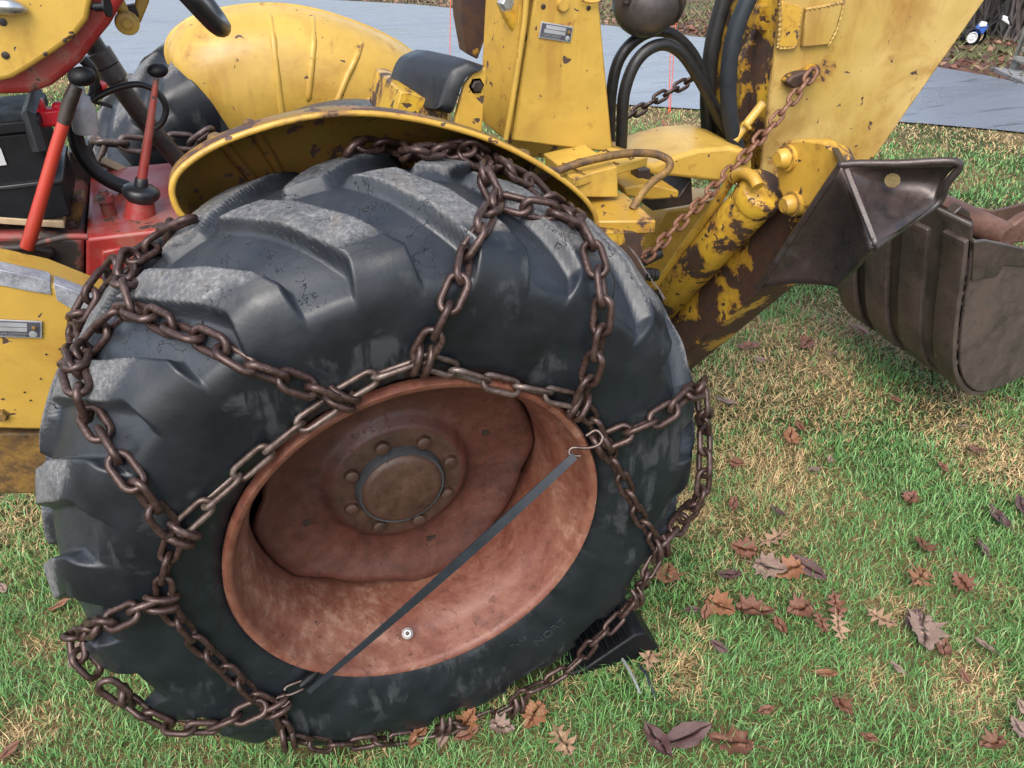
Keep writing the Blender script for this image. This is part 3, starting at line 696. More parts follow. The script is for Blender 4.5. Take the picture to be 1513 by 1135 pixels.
# bucket
BY = .36; BW = .50
bp = [(1436, 330), (1433, 372), (1427, 420), (1420, 470), (1416, 520), (1419, 550), (1430, 569), (1448, 577), (1480, 568), (1520, 548), (1580, 505)]
bpr = spline([PY(x, y, BY) for x, y in bp], 5)
BK = empty('bucket', PY(1440, 577, BY), BH); BK['label'] = 'brown steel digging bucket hanging at the back'
build('shell', MB().sheet([bpr, [p+Vector((0, BW, 0)) for p in bpr]]), M['bucket'], BK, solid=.012, angle=60)
build('liner', MB().sheet([[p+Vector((.009, .01, .006)) for p in bpr], [p+Vector((.009, BW-.01, .006)) for p in bpr]]), M['bucket_in'], BK, angle=60)
def side(y0, m):
    top = [PY(1580, 372, BY), PY(1513, 366, BY), PY(1456, 354, BY), PY(1440, 356, BY)]
    pl_ = [Vector((p.x, y0, p.z)) for p in bpr[5:]+top]
    return build('side_plate', MB().prism(pl_, (0, .014, 0)), M[m], BK, bevel=.003)
side(BY-.007, 'bucket_side'); side(BY+BW-.007, 'bucket_side')
edge = [PY(1440, 358, BY-.012), PY(1456, 356, BY-.012), PY(1513, 368, BY-.012), PY(1580, 374, BY-.012), PY(1580, 398, BY-.012), PY(1513, 394, BY-.012), PY(1484, 392, BY-.012), PY(1474, 408, BY-.012), PY(1436, 416, BY-.012)]
build('side_cutter', MB().prism(edge, (0, .008, 0)), M['bucket'], BK, bevel=.002)
nrm = [Vector((-(bpr[min(i+1, len(bpr)-1)]-bpr[max(i-1, 0)]).normalized().z*-1, 0, 0)) for i in range(len(bpr))]
for y0, y1, i0 in ((.0, .075, 3), (.125, .215, 4), (.265, .355, 3), (.405, .49, 2)):
    sub = bpr[i0:38]; rows = []
    for dy in (y0, y1):
        r = []
        for i, p in enumerate(sub):
            t = (sub[min(i+1, len(sub)-1)]-sub[max(i-1, 0)]).normalized(); nn = Vector((t.z, 0, -t.x))
            r.append(p+nn*.009+Vector((0, dy, 0)))
        rows.append(r)
    build('wear_strip', MB().sheet(rows), M['bucket_side'], BK, solid=.022, bevel=.003, angle=50)
poly('ear', [(1404, 346), (1410, 316), (1422, 304), (1434, 312), (1438, 345), (1420, 352)], BY+.06, (0, .03, 0), 'bucket', BK, .004)
poly('ear', [(1374, 318), (1384, 300), (1400, 304), (1402, 330), (1390, 338)], BY+.30, (0, .03, 0), 'bucket', BK, .004)
a = PY(1478, 347, BY+.12); build('pin_boss', MB().tube([a+Vector((0, .40, 0)), a+Vector((0, .0, 0)), a+Vector((0, -.03, 0))], [.04, .04, .036], 20), M['bucket_in'], BK, angle=60)
poly('top_plate', [(1384, 296), (1470, 312), (1520, 300), (1530, 330), (1440, 345), (1390, 330)], BY+.5, (0, .012, 0), 'bucket_in', BK)
poly('link_ear', [(1482, 345), (1513, 322), (1560, 300), (1560, 352), (1490, 362)], BY+.1, (0, .03, 0), 'bucket_in', BK, .006)

# loader arm, lower beam
LA = poly('loader_arm', [(-80, 392), (0, 402), (66, 416), (128, 440), (230, 470), (230, 640), (-80, 632)], .46, (0, .10, 0), 'yellow_clean', BH, .006)
LA['label'] = 'yellow loader arm with worn grey top edge and data plate'
poly('worn_edge', [(-80, 389), (0, 399), (66, 413), (74, 417), (76, 436), (40, 430), (0, 422), (-80, 418)], .4575, (0, .03, .002), 'worn_grey', LA, .001)
poly('worn_edge', [(79, 419), (128, 437), (175, 450), (165, 480), (120, 466), (84, 444)], .4575, (0, .03, .002), 'worn_grey', LA, .001)
plate([(-40, 471), (62, 475), (62, 500), (-40, 497)], .4555, [('J I CASE COMPANY', .3, .80, .17), ('RACINE WISCONSIN USA', .3, .92, .12)], LA)
hexhead('bolt', PY(2, 614, .458), (0, 1, 0), .010, .008, 'brown_frame', LA)
for x, y in ((68, 524), (60, 560), (88, 516), (36, 580), (45, 592)): disc('hole', PY(x, y, .4585), (0, 1, 0), .0018, .001, 'gunk', LA)
poly('lower_beam', [(-80, 640), (180, 640), (180, 728), (-80, 732)], .50, (0, .08, 0), 'brown_frame', BH, .006)

# dash, cowl, steering
DP = poly('dash_panel', [(-80, -60), (148, -60), (136, 0), (130, 30), (108, 58), (80, 78), (50, 98), (18, 117), (0, 121), (-80, 121)], .60, (0, .03, 0), 'yellow_clean', BH, .008, seg=3)
for x, y, r in ((4, 33, .006), (8, 82, .006), (96, 60, .0035), (67, 80, .0035)): disc('hole', PY(x, y, .5985), (0, 1, 0), r, .002, 'gunk', DP)
pp = [PY(-40, 8, .592), PY(-5, 9, .588), PY(20, 11, .588), PY(42, 16, .594)]
build('trim_strip', MB().tube(spline(pp, 6), [.004]+[.013]*11+[.012, .011, .010, .008, .006, .004, .001], 10), M['steel'], DP, angle=60)
poly('cowl', [(-80, -60), (210, -60), (182, 5), (162, 38), (142, 62), (120, 92), (102, 108), (76, 128), (42, 140), (0, 141), (-80, 136)], .635, (0, .28, 0), 'red', BH, .012, seg=3)
build('choke_knob', MB().lathe([(0, 0), (.016, 0), (.016, .003), (.007, .004), (.007, .022), (.004, .022), (.004, .05)], PY(160, 10, .60), (-.9, .35, -.02), 16), M['black'], BH)
build('rod_end', MB().lathe([(0, -.012), (.009, -.012), (.009, -.009), (.019, -.008), (.021, 0), (.019, .012), (0, .012)], PY(188, 34, .72), AY, 20), M['yellow_clean'], BH)
pipe('link_rod', [(168, -10), (178, 8), (186, 28)], .73, .010, 'yellow_clean', BH)
poly('link_arm', [(202, -40), (228, -40), (220, 5), (208, 34), (196, 42), (190, 30), (200, 4)], .75, (0, .02, 0), 'yellow_clean', BH, .004)
poly('link_fork', [(180, 12), (200, 8), (206, 26), (196, 30)], .735, (0, .03, 0), 'gunk', BH, .003)
pipe('steering_wheel', [(190, -80), (236, -45), (270, -14), (298, 16), (318, 37), (328, 42), (326, 34), (308, 8), (282, -24), (250, -60)], [.66, .66, .67, .69, .73, .79, .85, .89, .92, .93], .0165, 'vinyl', BH)
pipe('steering_tube', [(128, 50), (148, 82), (170, 116), (195, 152), (228, 196), (275, 250)], .98, .0205, 'gunk', BH)
for x, y in ((152, 88), (166, 110)):
    c = PY(x, y, .98); d = (PY(195, 152, .98)-PY(128, 50, .98)).normalized(); build('collar', MB().lathe([(.02, -.02), (.027, -.018), (.027, .012), (.02, .015)], c, d, 20), M['lamp'], BH, angle=40)
pipe('cable', [(118, 160), (150, 140), (180, 128), (208, 125), (232, 136), (245, 158), (240, 180), (228, 190)], .84, .0065, 'hose', BH)
pipe('cable', [(122, 88), (134, 100), (140, 120), (138, 140), (130, 152)], .86, .010, 'hose', BH)
pipe('cable', [(132, 150), (150, 153), (166, 158)], .9, .004, 'gunk', BH)
disc('red_plug', PY(152, 128, .88), (-.5, -.8, .2), .012, .02, 'red_plastic', BH)
pipe('hose', [(108, 180), (116, 218), (134, 246), (160, 266), (190, 279), (225, 292), (262, 300)], .86, .0155, 'hose', BH)
# gear case
yc = .63
GC = poly('gear_case', [(127, 357), (128, 352), (280, 334), (420, 330), (420, 520), (127, 520)], yc, (0, .40, 0), 'red', BH, .012, seg=3)
poly('side_boss', [(150, 372), (180, 366), (182, 400), (150, 404)], yc-.006, (0, .01, 0), 'red', GC, .004)
poly('bell_housing', [(-90, 348), (60, 346), (124, 356), (124, 520), (-90, 520)], yc+.012, (0, .36, 0), 'red_dirty', BH, .008)
poly('casting_ledge', [(-90, 366), (40, 362), (80, 372), (78, 384), (40, 388), (-90, 394)], yc-.01, (0, .03, 0), 'gunk', BH, .006)
hexhead('bolt', PY(14, 386, yc-.012), (0, 1, 0), .02, .014, 'gunk', BH)
disc('washer', PY(16, 388, yc-.004), (0, 1, 0), .036, .008, 'gunk', BH)
pipe('clutch_rod', [(-40, 368), (30, 366), (60, 358), (100, 350), (130, 350)], yc-.03, .006, 'red_dirty', BH)
poly('flange', [(94, 338), (106, 294), (122, 292), (126, 300), (116, 338), (100, 344)], .72, (0, .05, 0), 'brown_frame', BH, .004)
for x, y in ((114, 293), (146, 294), (105, 330), (137, 342)): hexhead('bolt', PY(x, y, .70)+Vector((0, 0, -.002)), (0, 0, -1), .009, .008, 'red_dirty', BH)
build('filler_plug', MB().lathe([(0, .052), (.008, .052), (.009, .044), (.017, .043), (.018, .03), (.014, .028), (.014, 0)], PY(163, 318, .74), (0, 0, 1), 14), M['red_dirty'], BH, angle=40)
# gear levers
GL = empty('gear_lever', PY(208, 322, .72), BH); base = PY(207, 324, .72); GAX = (PY(209, 268, .72)-base).normalized()
build('cone', MB().lathe([(.032, 0), (.030, .012), (.026, .035), (.025, .04)], base, GAX, 28), M['red'], GL, angle=50)
build('boot', MB().lathe([(.024, .036), (.026, .042), (.033, .048), (.036, .056), (.034, .064), (.026, .069), (.013, .071), (.012, .085), (.010, .087)], base, GAX, 28), M['vinyl'], GL, angle=50)
build('rod', MB().tube([PY(209, 270, .72), PY(221, 190, .72), PY(231, 116, .72)], [.0095, .0078, .005], 14), M['red'], GL, angle=50)
mb = MB(); ball(mb, PY(233, 104, .72), (.019, .019, .013)); build('knob', mb, M['black'], GL, angle=80)
HL = empty('hand_lever', PY(42, 362, .60), BH)
build('rod', MB().tube([PY(40, 366, .60), PY(62, 290, .60), PY(82, 220, .60), PY(96, 176, .60)], [.0125, .0112, .0105, .0102], 16), M['lever_red'], HL, angle=50)
build('grip', MB().tube([PY(94, 182, .60), PY(104, 148, .60), PY(113, 126, .60)], [.0108, .0122, .0105], 16), M['gunk'], HL, angle=50)
mb = MB(); ball(mb, PY(121, 113, .595), (.0225, .0225, .0155)); k = build('knob', mb, M['black'], HL, angle=80)
# dark block painted in for shade under the tractor, and floor boards
poly('shade_block', [(90, 262), (420, 285), (420, 420), (90, 420)], 1.06, (0, .1, 0), 'gunk', BH)
build('floor_board', MB().tube([PY(150, 238, 1.02), PY(262, 290, 1.02)], .012, 4), M['wood'], BH)
poly('brake_pedal', [(100, 225), (130, 215), (160, 290), (110, 300)], .98, (0, .05, 0), 'gunk', BH)
pipe('coil_hose', [(925, 402), (945, 404), (970, 406)], .42, .014, 'hose', BH)
for i in range(7): build('coil', MB().lathe([(.0138, -.002), (.0165, 0), (.0138, .002)], PY(928+i*6, 402.5+i*.6, .42), (1, 0, 0), 16), M['hose'], BH)
pipe('axle_pipe', [(930, 395), (950, 384), (975, 372)], .5, .016, 'hose', BH)
disc('seat_reflector', PY(697, 172, .58), (0, -.8, .5), .01, .004, 'steel', BH)

# battery in its tray (a thing of its own)
b0, b1 = PY(-70, 300, .66), PY(92, 300, .66); zt_, zb_ = PY(40, 196, .66).z, PY(40, 322, .66).z
BT = empty('battery', ((b0.x+b1.x)/2, .74, zb_)); tag(BT, 'black battery with red terminal cover behind the red hand lever', 'battery')
cx = (b0.x+b1.x)/2; wx = b1.x-b0.x; hz = zt_-zb_
build('case', MB().box((cx, .75, zb_+hz/2), (wx, .18, hz)), M['black'], BT, bevel=.004)
build('lid', MB().box((cx, .75, zt_+.011), (wx+.012, .19, .022)), M['black'], BT, bevel=.004)
build('lid', MB().box((cx-.03, .76, zt_+.034), (wx-.10, .12, .025)), M['black'], BT, bevel=.004)
zr = zb_+hz*.42
build('tray', MB().box((cx, .75, (zb_+zr)/2-.004), (wx+.02, .20, zr-zb_)), M['black'], BT, bevel=.003)
build('tray_rim', MB().box((cx, .75, zr), (wx+.028, .208, .008)), M['vinyl'], BT, bevel=.002)
p = PY(48, 170, .70); build('hold_down_strap', MB().tube([p+Vector((-.0, -.05, -.05)), p+Vector((0, -.04, .012)), p+Vector((.01, .05, .03))], .012, 4), M['vinyl'], BT)
p = PY(72, 172, .72); mb = MB().box(p, (.05, .035, .03)); mb.box(p+Vector((-.012, 0, .02)), (.022, .026, .024)); mb.box(p+Vector((.02, 0, .014)), (.018, .024, .02))
build('terminal_cover', mb, M['red_plastic'], BT, bevel=.005)
build('sticker', MB().box(PY(0, 232, .658), (.012, .002, .03)), M['clear'], BT)
poly('battery_shelf', [(-80, 316), (94, 328), (96, 338), (-80, 326)], .648, (0, .2, 0), 'wood', BH, .002)
bo = build('washer_bottle', MB().lathe([(0, 0), (.022, 0), (.025, .006), (.025, .05), (.018, .07), (.011, .075), (.011, .09), (0, .09)], PY(128, 196, .84), (.1, 0, 1), 20), M['clear'], None, angle=40)
tag(bo, 'small milky plastic bottle wedged beside the battery', 'bottle')

# ------------------------------------------------------------------ tyre chain
def tyre_pt(x, y, lift):
    d = ray(x, y); h = TBV.ray_cast(CAM, d); f = PY(x, y, -.004)
    if math.hypot(f.x, f.z-AX) < .362:
        return f+Vector((0, -lift, 0)), Vector((0, -1, .15)).normalized()
    if h[0]:
        n = h[1]
        if n.dot(d) > 0: n = -n
        return h[0]+n*lift, n
    best = None
    for i in range(240):
        p = CAM+d*(.8+i*.008); q = TBV.find_nearest(p)
        if best is None or q[3] < best[0]: best = (q[3], p, q)
    _, p, q = best; n = (p-q[0]).normalized()
    return (q[0]+n*max(lift, min(best[0], lift*3))), n
def link_mesh(name, L, W, wire, mat, seg=8):
    r = W/2-wire/2; s = L/2-W/2; pts = []
    for k in range(9):
        a = -math.pi/2+math.pi*k/8; pts.append(Vector((s+r*math.cos(a), r*math.sin(a), 0)))
    for k in range(9):
        a = math.pi/2+math.pi*k/8; pts.append(Vector((-s+r*math.cos(a), r*math.sin(a), 0)))
    mb = MB().tube(pts, wire/2, seg, closed=True)
    me = bpy.data.meshes.new(name); me.from_pydata([tuple(v) for v in mb.v], [], mb.f)
    bm = bmesh.new(); bm.from_mesh(me); bmesh.ops.recalc_face_normals(bm, faces=bm.faces); bm.to_mesh(me); bm.free()
    me.polygons.foreach_set('use_smooth', [True]*len(me.polygons)); me.materials.append(mat); return me
def run_links(pts, nrms, pitch, mesh, parent, rolls=(38, -52), fit=True):
    pts = [Vector(p) for p in pts]
    d = [0]
    for a, b in zip(pts, pts[1:]): d.append(d[-1]+(b-a).length)
    n = max(1, round(d[-1]/pitch)); P = np.array([tuple(p) for p in pts]); N = np.array([tuple(q) for q in nrms])
    st = np.linspace(0, d[-1], n+1)
    Q = [Vector([float(np.interp(s, d, P[:, k])) for k in range(3)]) for s in st]
    mid = [(d0+d1)/2 for d0, d1 in zip(st, st[1:])]
    for i in range(n):
        t = (Q[i+1]-Q[i]).normalized(); nn = Vector([float(np.interp(mid[i], d, N[:, k])) for k in range(3)])
        nn = (nn-t*nn.dot(t)).normalized(); b = nn.cross(t)
        a = R_(rolls[i % 2]+random.uniform(-9, 9)); z = nn*math.cos(a)+b*math.sin(a); y = z.cross(t)
        c = (Q[i]+Q[i+1])/2+Vector([random.uniform(-.0015, .0015) for _ in range(3)])
        o = bpy.data.objects.new('chain_link', mesh); COL.objects.link(o); o.parent = parent
        sc = (Q[i+1]-Q[i]).length/pitch
        m = Matrix((t, y, z)).transposed().to_4x4(); m.translation = c-wloc(parent)
        o.matrix_local = m @ Matrix.Diagonal((min(max(sc, .93), 1.1), 1, 1, 1))
def densify(px, step=7):
    out = []
    sp = spline([Vector((x, y, 0)) for x, y in px], 10)
    return [(p.x, p.y) for p in sp]
def tyre_chain(px, pitch, mesh, lift, parent, rolls=(38, -52)):
    pn = [tyre_pt(x, y, lift) for x, y in densify(px)]
    P = [p for p, n in pn]; N = [n for p, n in pn]
    for it in range(3):   # a taut chain bridges the grooves
        P = [P[0]]+[(P[i-1]+P[i]*2+P[i+1])/4 for i in range(1, len(P)-1)]+[P[-1]]
        N = [N[0]]+[((N[i-1]+N[i]*2+N[i+1])/4).normalized() for i in range(1, len(N)-1)]+[N[-1]]
    out = []
    for p, n in zip(P, N):
        q = TBV.find_nearest(p); dd = (p-q[0])
        inside = dd.dot(q[1]) < 0
        gap = -dd.length if inside else dd.length
        out.append(p+(q[1]*(lift*.8-gap) if gap < lift*.8 else Vector()))
    run_links(out, N, pitch, mesh, parent, rolls)
TC = empty('tyre_chain', (0, 0, 0)); tag(TC, 'rusty ladder-pattern snow chain wrapped round the big worn tyre', 'chain')
LK = link_mesh('chain_link', .070, .040, .0115, M['chain']); LS = link_mesh('side_link', .072, .033, .0095, M['side_chain']); LSr = link_mesh('side_link_rusty', .066, .033, .0100, M['chain'])
crossc = [
 [(618, 520), (640, 485), (662, 440), (688, 392), (708, 345), (733, 303)],
 [(735, 300), (722, 275), (704, 245), (682, 222)],
 [(690, 214), (722, 232), (760, 258), (798, 290), (832, 318), (856, 350), (872, 388), (882, 430), (881, 480), (872, 535), (853, 585)],
 [(740, 300), (768, 306), (800, 318), (845, 338)],
 [(520, 233), (548, 222), (585, 222), (625, 230), (660, 234), (690, 218)],
 [(492, 580), (452, 563), (405, 548), (360, 533), (315, 510), (268, 490), (228, 470), (205, 448)],
 [(205, 448), (192, 420), (182, 398), (205, 382), (232, 360), (262, 346), (288, 333)],
 [(178, 398), (152, 418), (128, 446), (116, 482), (114, 520), (122, 552)],
 [(210, 452), (178, 478), (150, 505), (126, 545)],
 [(120, 548), (132, 588), (152, 625), (174, 660), (196, 698), (222, 738), (250, 772)],
 [(240, 880), (208, 890), (172, 908), (140, 924), (112, 938)],
 [(112, 940), (110, 960), (128, 978), (150, 985)],
 [(160, 1012), (182, 1028), (208, 1050), (240, 1068), (275, 1074), (312, 1066), (348, 1052), (385, 1036)],
 [(890, 645), (920, 632), (955, 618), (988, 600), (1014, 582), (1034, 566)],
 [(1036, 575), (1040, 620), (1041, 665), (1041, 705), (1034, 738), (1008, 764), (970, 800)],
]
for i, c in enumerate(crossc): tyre_chain(c, .046, LK, .0125, TC)
sidec = [
 ([(258, 778), (300, 740), (345, 700), (400, 656), (448, 618), (492, 586)], LS, .055),
 ([(495, 582), (535, 558), (575, 538), (615, 527)], LS, .055),
 ([(622, 527), (660, 540), (705, 555), (755, 567), (800, 576), (848, 584)], LS, .055),
 ([(852, 588), (866, 604), (876, 625), (886, 648)], LSr, .047), ([(888, 650), (908, 682), (926, 722), (944, 760), (968, 802)], LSr, .048),
 ([(968, 804), (962, 835), (948, 868), (938, 888)], LSr, .047),
 ([(938, 885), (915, 912), (880, 950), (845, 985), (805, 1026), (765, 1048)], LSr, .053),
 ([(765, 1048), (730, 1062), (690, 1074), (655, 1082), (600, 1090), (540, 1096), (480, 1094), (428, 1082)], LSr, .053),
 ([(425, 1080), (415, 1058), (405, 1038)], LSr, .045), ([(402, 1036), (372, 1022), (346, 996), (322, 972), (292, 946), (262, 912), (242, 884)], LSr, .049),
 ([(242, 880), (240, 850), (248, 815), (258, 786)], LSr, .047),
]
for c, m, p in sidec: tyre_chain(c, p, m, .0095, TC, (20, -62))
for x, y, ang in ((264, 780, 35), (500, 578, 35), (620, 522, 100), (850, 592, 115), (236, 880, 10), (405, 1036, -20), (425, 1080, 80), (940, 884, 70), (882, 648, 60), (764, 1046, 90), (656, 1074, 95), (970, 802, 70)):
    p, n = tyre_pt(x, y, .016); n = (n+(CAM-p).normalized()*.5).normalized()
    a = _r*math.cos(R_(ang))-_u*math.sin(R_(ang))*1; a = (a-n*a.dot(n)).normalized(); b = n.cross(a)
    mb = MB()
    for s in (-1, 1):
        o = p+b*s*.0085
        mb.tube(spline([o-a*.022-n*.006, o-a*.012+n*.006, o+a*.006+n*.009, o+a*.02+n*.004, o+a*.022-n*.006, o+a*.01-n*.010], 4), .0058, 8)
    build('cross_hook', mb, M['chain'], TC, angle=60)
# safety chains of the stabilisers
def free_chain(name, pts, mesh, pitch, label, sag=.0, nrm=(-.3, -.8, .5)):
    E_ = empty(name, pts[-1]); tag(E_, label, 'chain')
    pts = spline(pts, 10); n = Vector(nrm).normalized()
    run_links(pts, [n]*len(pts), pitch, mesh, E_, (8, 88)); return E_
LB = link_mesh('stay_link', .050, .031, .0095, M['chain_orange']); LC = link_mesh('stay_link_dark', .056, .034, .0105, M['chain'])
free_chain('stay_chain', [PY(1204, 104, .655), PY(1168, 152, .64), PY(1132, 194, .63), PY(1096, 236, .60), PY(1060, 272, .57), PY(1022, 312, .53), PY(988, 348, .50), PY(962, 374, .47), PY(936, 388, .45)], LB, .032, 'orange rusted chain hanging from the boom lug down to the frame')
free_chain('stay_chain', [PY(1078, 88, 1.1), PY(1040, 108, 1.1), PY(1004, 128, 1.1), PY(968, 148, 1.1), PY(935, 168, 1.1), PY(890, 196, 1.1)], LC, .036, 'dark chain stretched behind the looping hydraulic hoses')
LF = link_mesh('far_link', .085, .05, .015, M['side_chain'])
free_chain('tyre_chain', [PY(136, 236, 1.16), PY(136, 216, 1.16), PY(150, 210, 1.16), PY(180, 212, 1.16), PY(215, 216, 1.16), PY(250, 208, 1.16), PY(280, 212, 1.16), PY(310, 192, 1.16)], LF, .054, 'grey snow chain lying across the far rear tyre')

# ------------------------------------------------------------------ rubber strap with wire hooks
pa, na = tyre_pt(870, 660, .03); pb, nb = tyre_pt(452, 1008, .022)
a0 = PY(849, 674, pa.y); 
TS = empty('tarp_strap', pb); tag(TS, 'grey rubber strap hooked across the rim between chain junctions', 'strap')
d = (pb-a0); rows = []; nv = ((CAM-(a0+pb)/2)).normalized(); tang = d.normalized(); wv = tang.cross(nv).normalized()
N_ = 24
for i in range(N_+1):
    t = i/N_; w = .0080*(.85+.3*math.sin(math.pi*min(1, t*1.1))) * (1 if t < .6 else 1-.35*(t-.6)/.4)
    th = .002; tw = R_(10+38*math.sin(math.pi*(t-.1)*.9)); wd = wv*math.cos(tw)+nv*math.sin(tw); nd = nv*math.cos(tw)-wv*math.sin(tw)
    c = a0+d*t+Vector((0, 0, -.008*math.sin(math.pi*t)))
    rows.append([c+wd*w+nd*th, c-wd*w+nd*th, c-wd*w-nd*th, c+wd*w-nd*th, c+wd*w+nd*th])
mb = MB().sheet(rows); mb.add(rows[0][:4], [(0, 1, 2, 3)]); mb.add(rows[-1][:4], [(0, 1, 2, 3)])
build('band', mb, M['strap'], TS, angle=40)
def onray(x, y, p): dd = ray(x, y); return CAM+dd*((p-CAM).length)
build('hook', MB().tube(spline([onray(x, y, pa.lerp(a0, .4)) for x, y in ((858, 674), (842, 672), (845, 662), (870, 662), (886, 656), (890, 644), (880, 636), (866, 644))], 6), .0028, 8), M['side_chain'], TS, angle=60)
build('hook', MB().tube(spline([onray(x, y, pb) for x, y in ((462, 1000), (446, 1006), (425, 1014), (420, 1020))], 6)+[], .0022, 8), M['side_chain'], TS, angle=60)
build('hook', MB().tube(spline([onray(x, y, pb) for x, y in ((448, 1018), (430, 1026), (412, 1030), (408, 1036), (418, 1044), (428, 1036))], 6), .0022, 8), M['side_chain'], TS, angle=60)
build('knot', MB().tube([onray(470, 992, pb), onray(458, 1002, pb), onray(444, 1014, pb)], [.005, .0095, .006], 10), M['black'], TS, angle=60)

# ------------------------------------------------------------------ wheel chock and cord
c1 = G(972, 968); c2 = G(884, 992)
ex = (c1-c2); ex.z = 0; L_ = ex.length; ex.normalize(); ey = Vector((-ex.y, ex.x, 0)); DZ = Vector((0, 0, 1))
def CP(x, y, z): return c2+ex*x+ey*y+DZ*z
WC = empty('wheel_chock', c2+ex*.05); tag(WC, 'black ribbed rubber wheel chock wedged under the rear tyre', 'wheel chock')
W_ = .11; top = .093
prof = [(-.07, .004), (L_+.004, .004), (L_+.002, .022), (L_-.042, top), (L_-.066, top+.003), (L_-.078, top-.006), (-.03, .022), (-.07, .015)]
mb = MB().prism([CP(x, 0, z) for x, z in prof], ey*W_); build('wedge', mb, M['black'], WC, bevel=.004)
for k in range(8):
    t = k/7.5; x = L_-.082-(L_+.05-.082)*t*.95; z = top-.008-(top-.03)*t*.93
    build('rib', MB().box(CP(x, W_/2, z+.002), (.004, W_-.014, .012), Matrix.Rotation(math.atan2(ex.y, ex.x), 3, 'Z')), M['black'], WC)
pts = [G(918, 986)+DZ*.03, G(926, 1000)+DZ*.032, G(936, 1016)+DZ*.026, G(945, 1030)+DZ*.012]
tag(build('cord', MB().tube(spline(pts, 6), .0034, 8), M['greycord'], None), 'short grey cord lying in grass in front of the wheel chock', 'cord')
pts = [G(944, 992)+DZ*.02, G(952, 1006)+DZ*.026, G(960, 1022)+DZ*.02, G(968, 1036)+DZ*.008]
tag(build('cord', MB().tube(spline(pts, 6), .0034, 8), M['strap'], None), 'short dark cord end beside the grey one', 'cord')

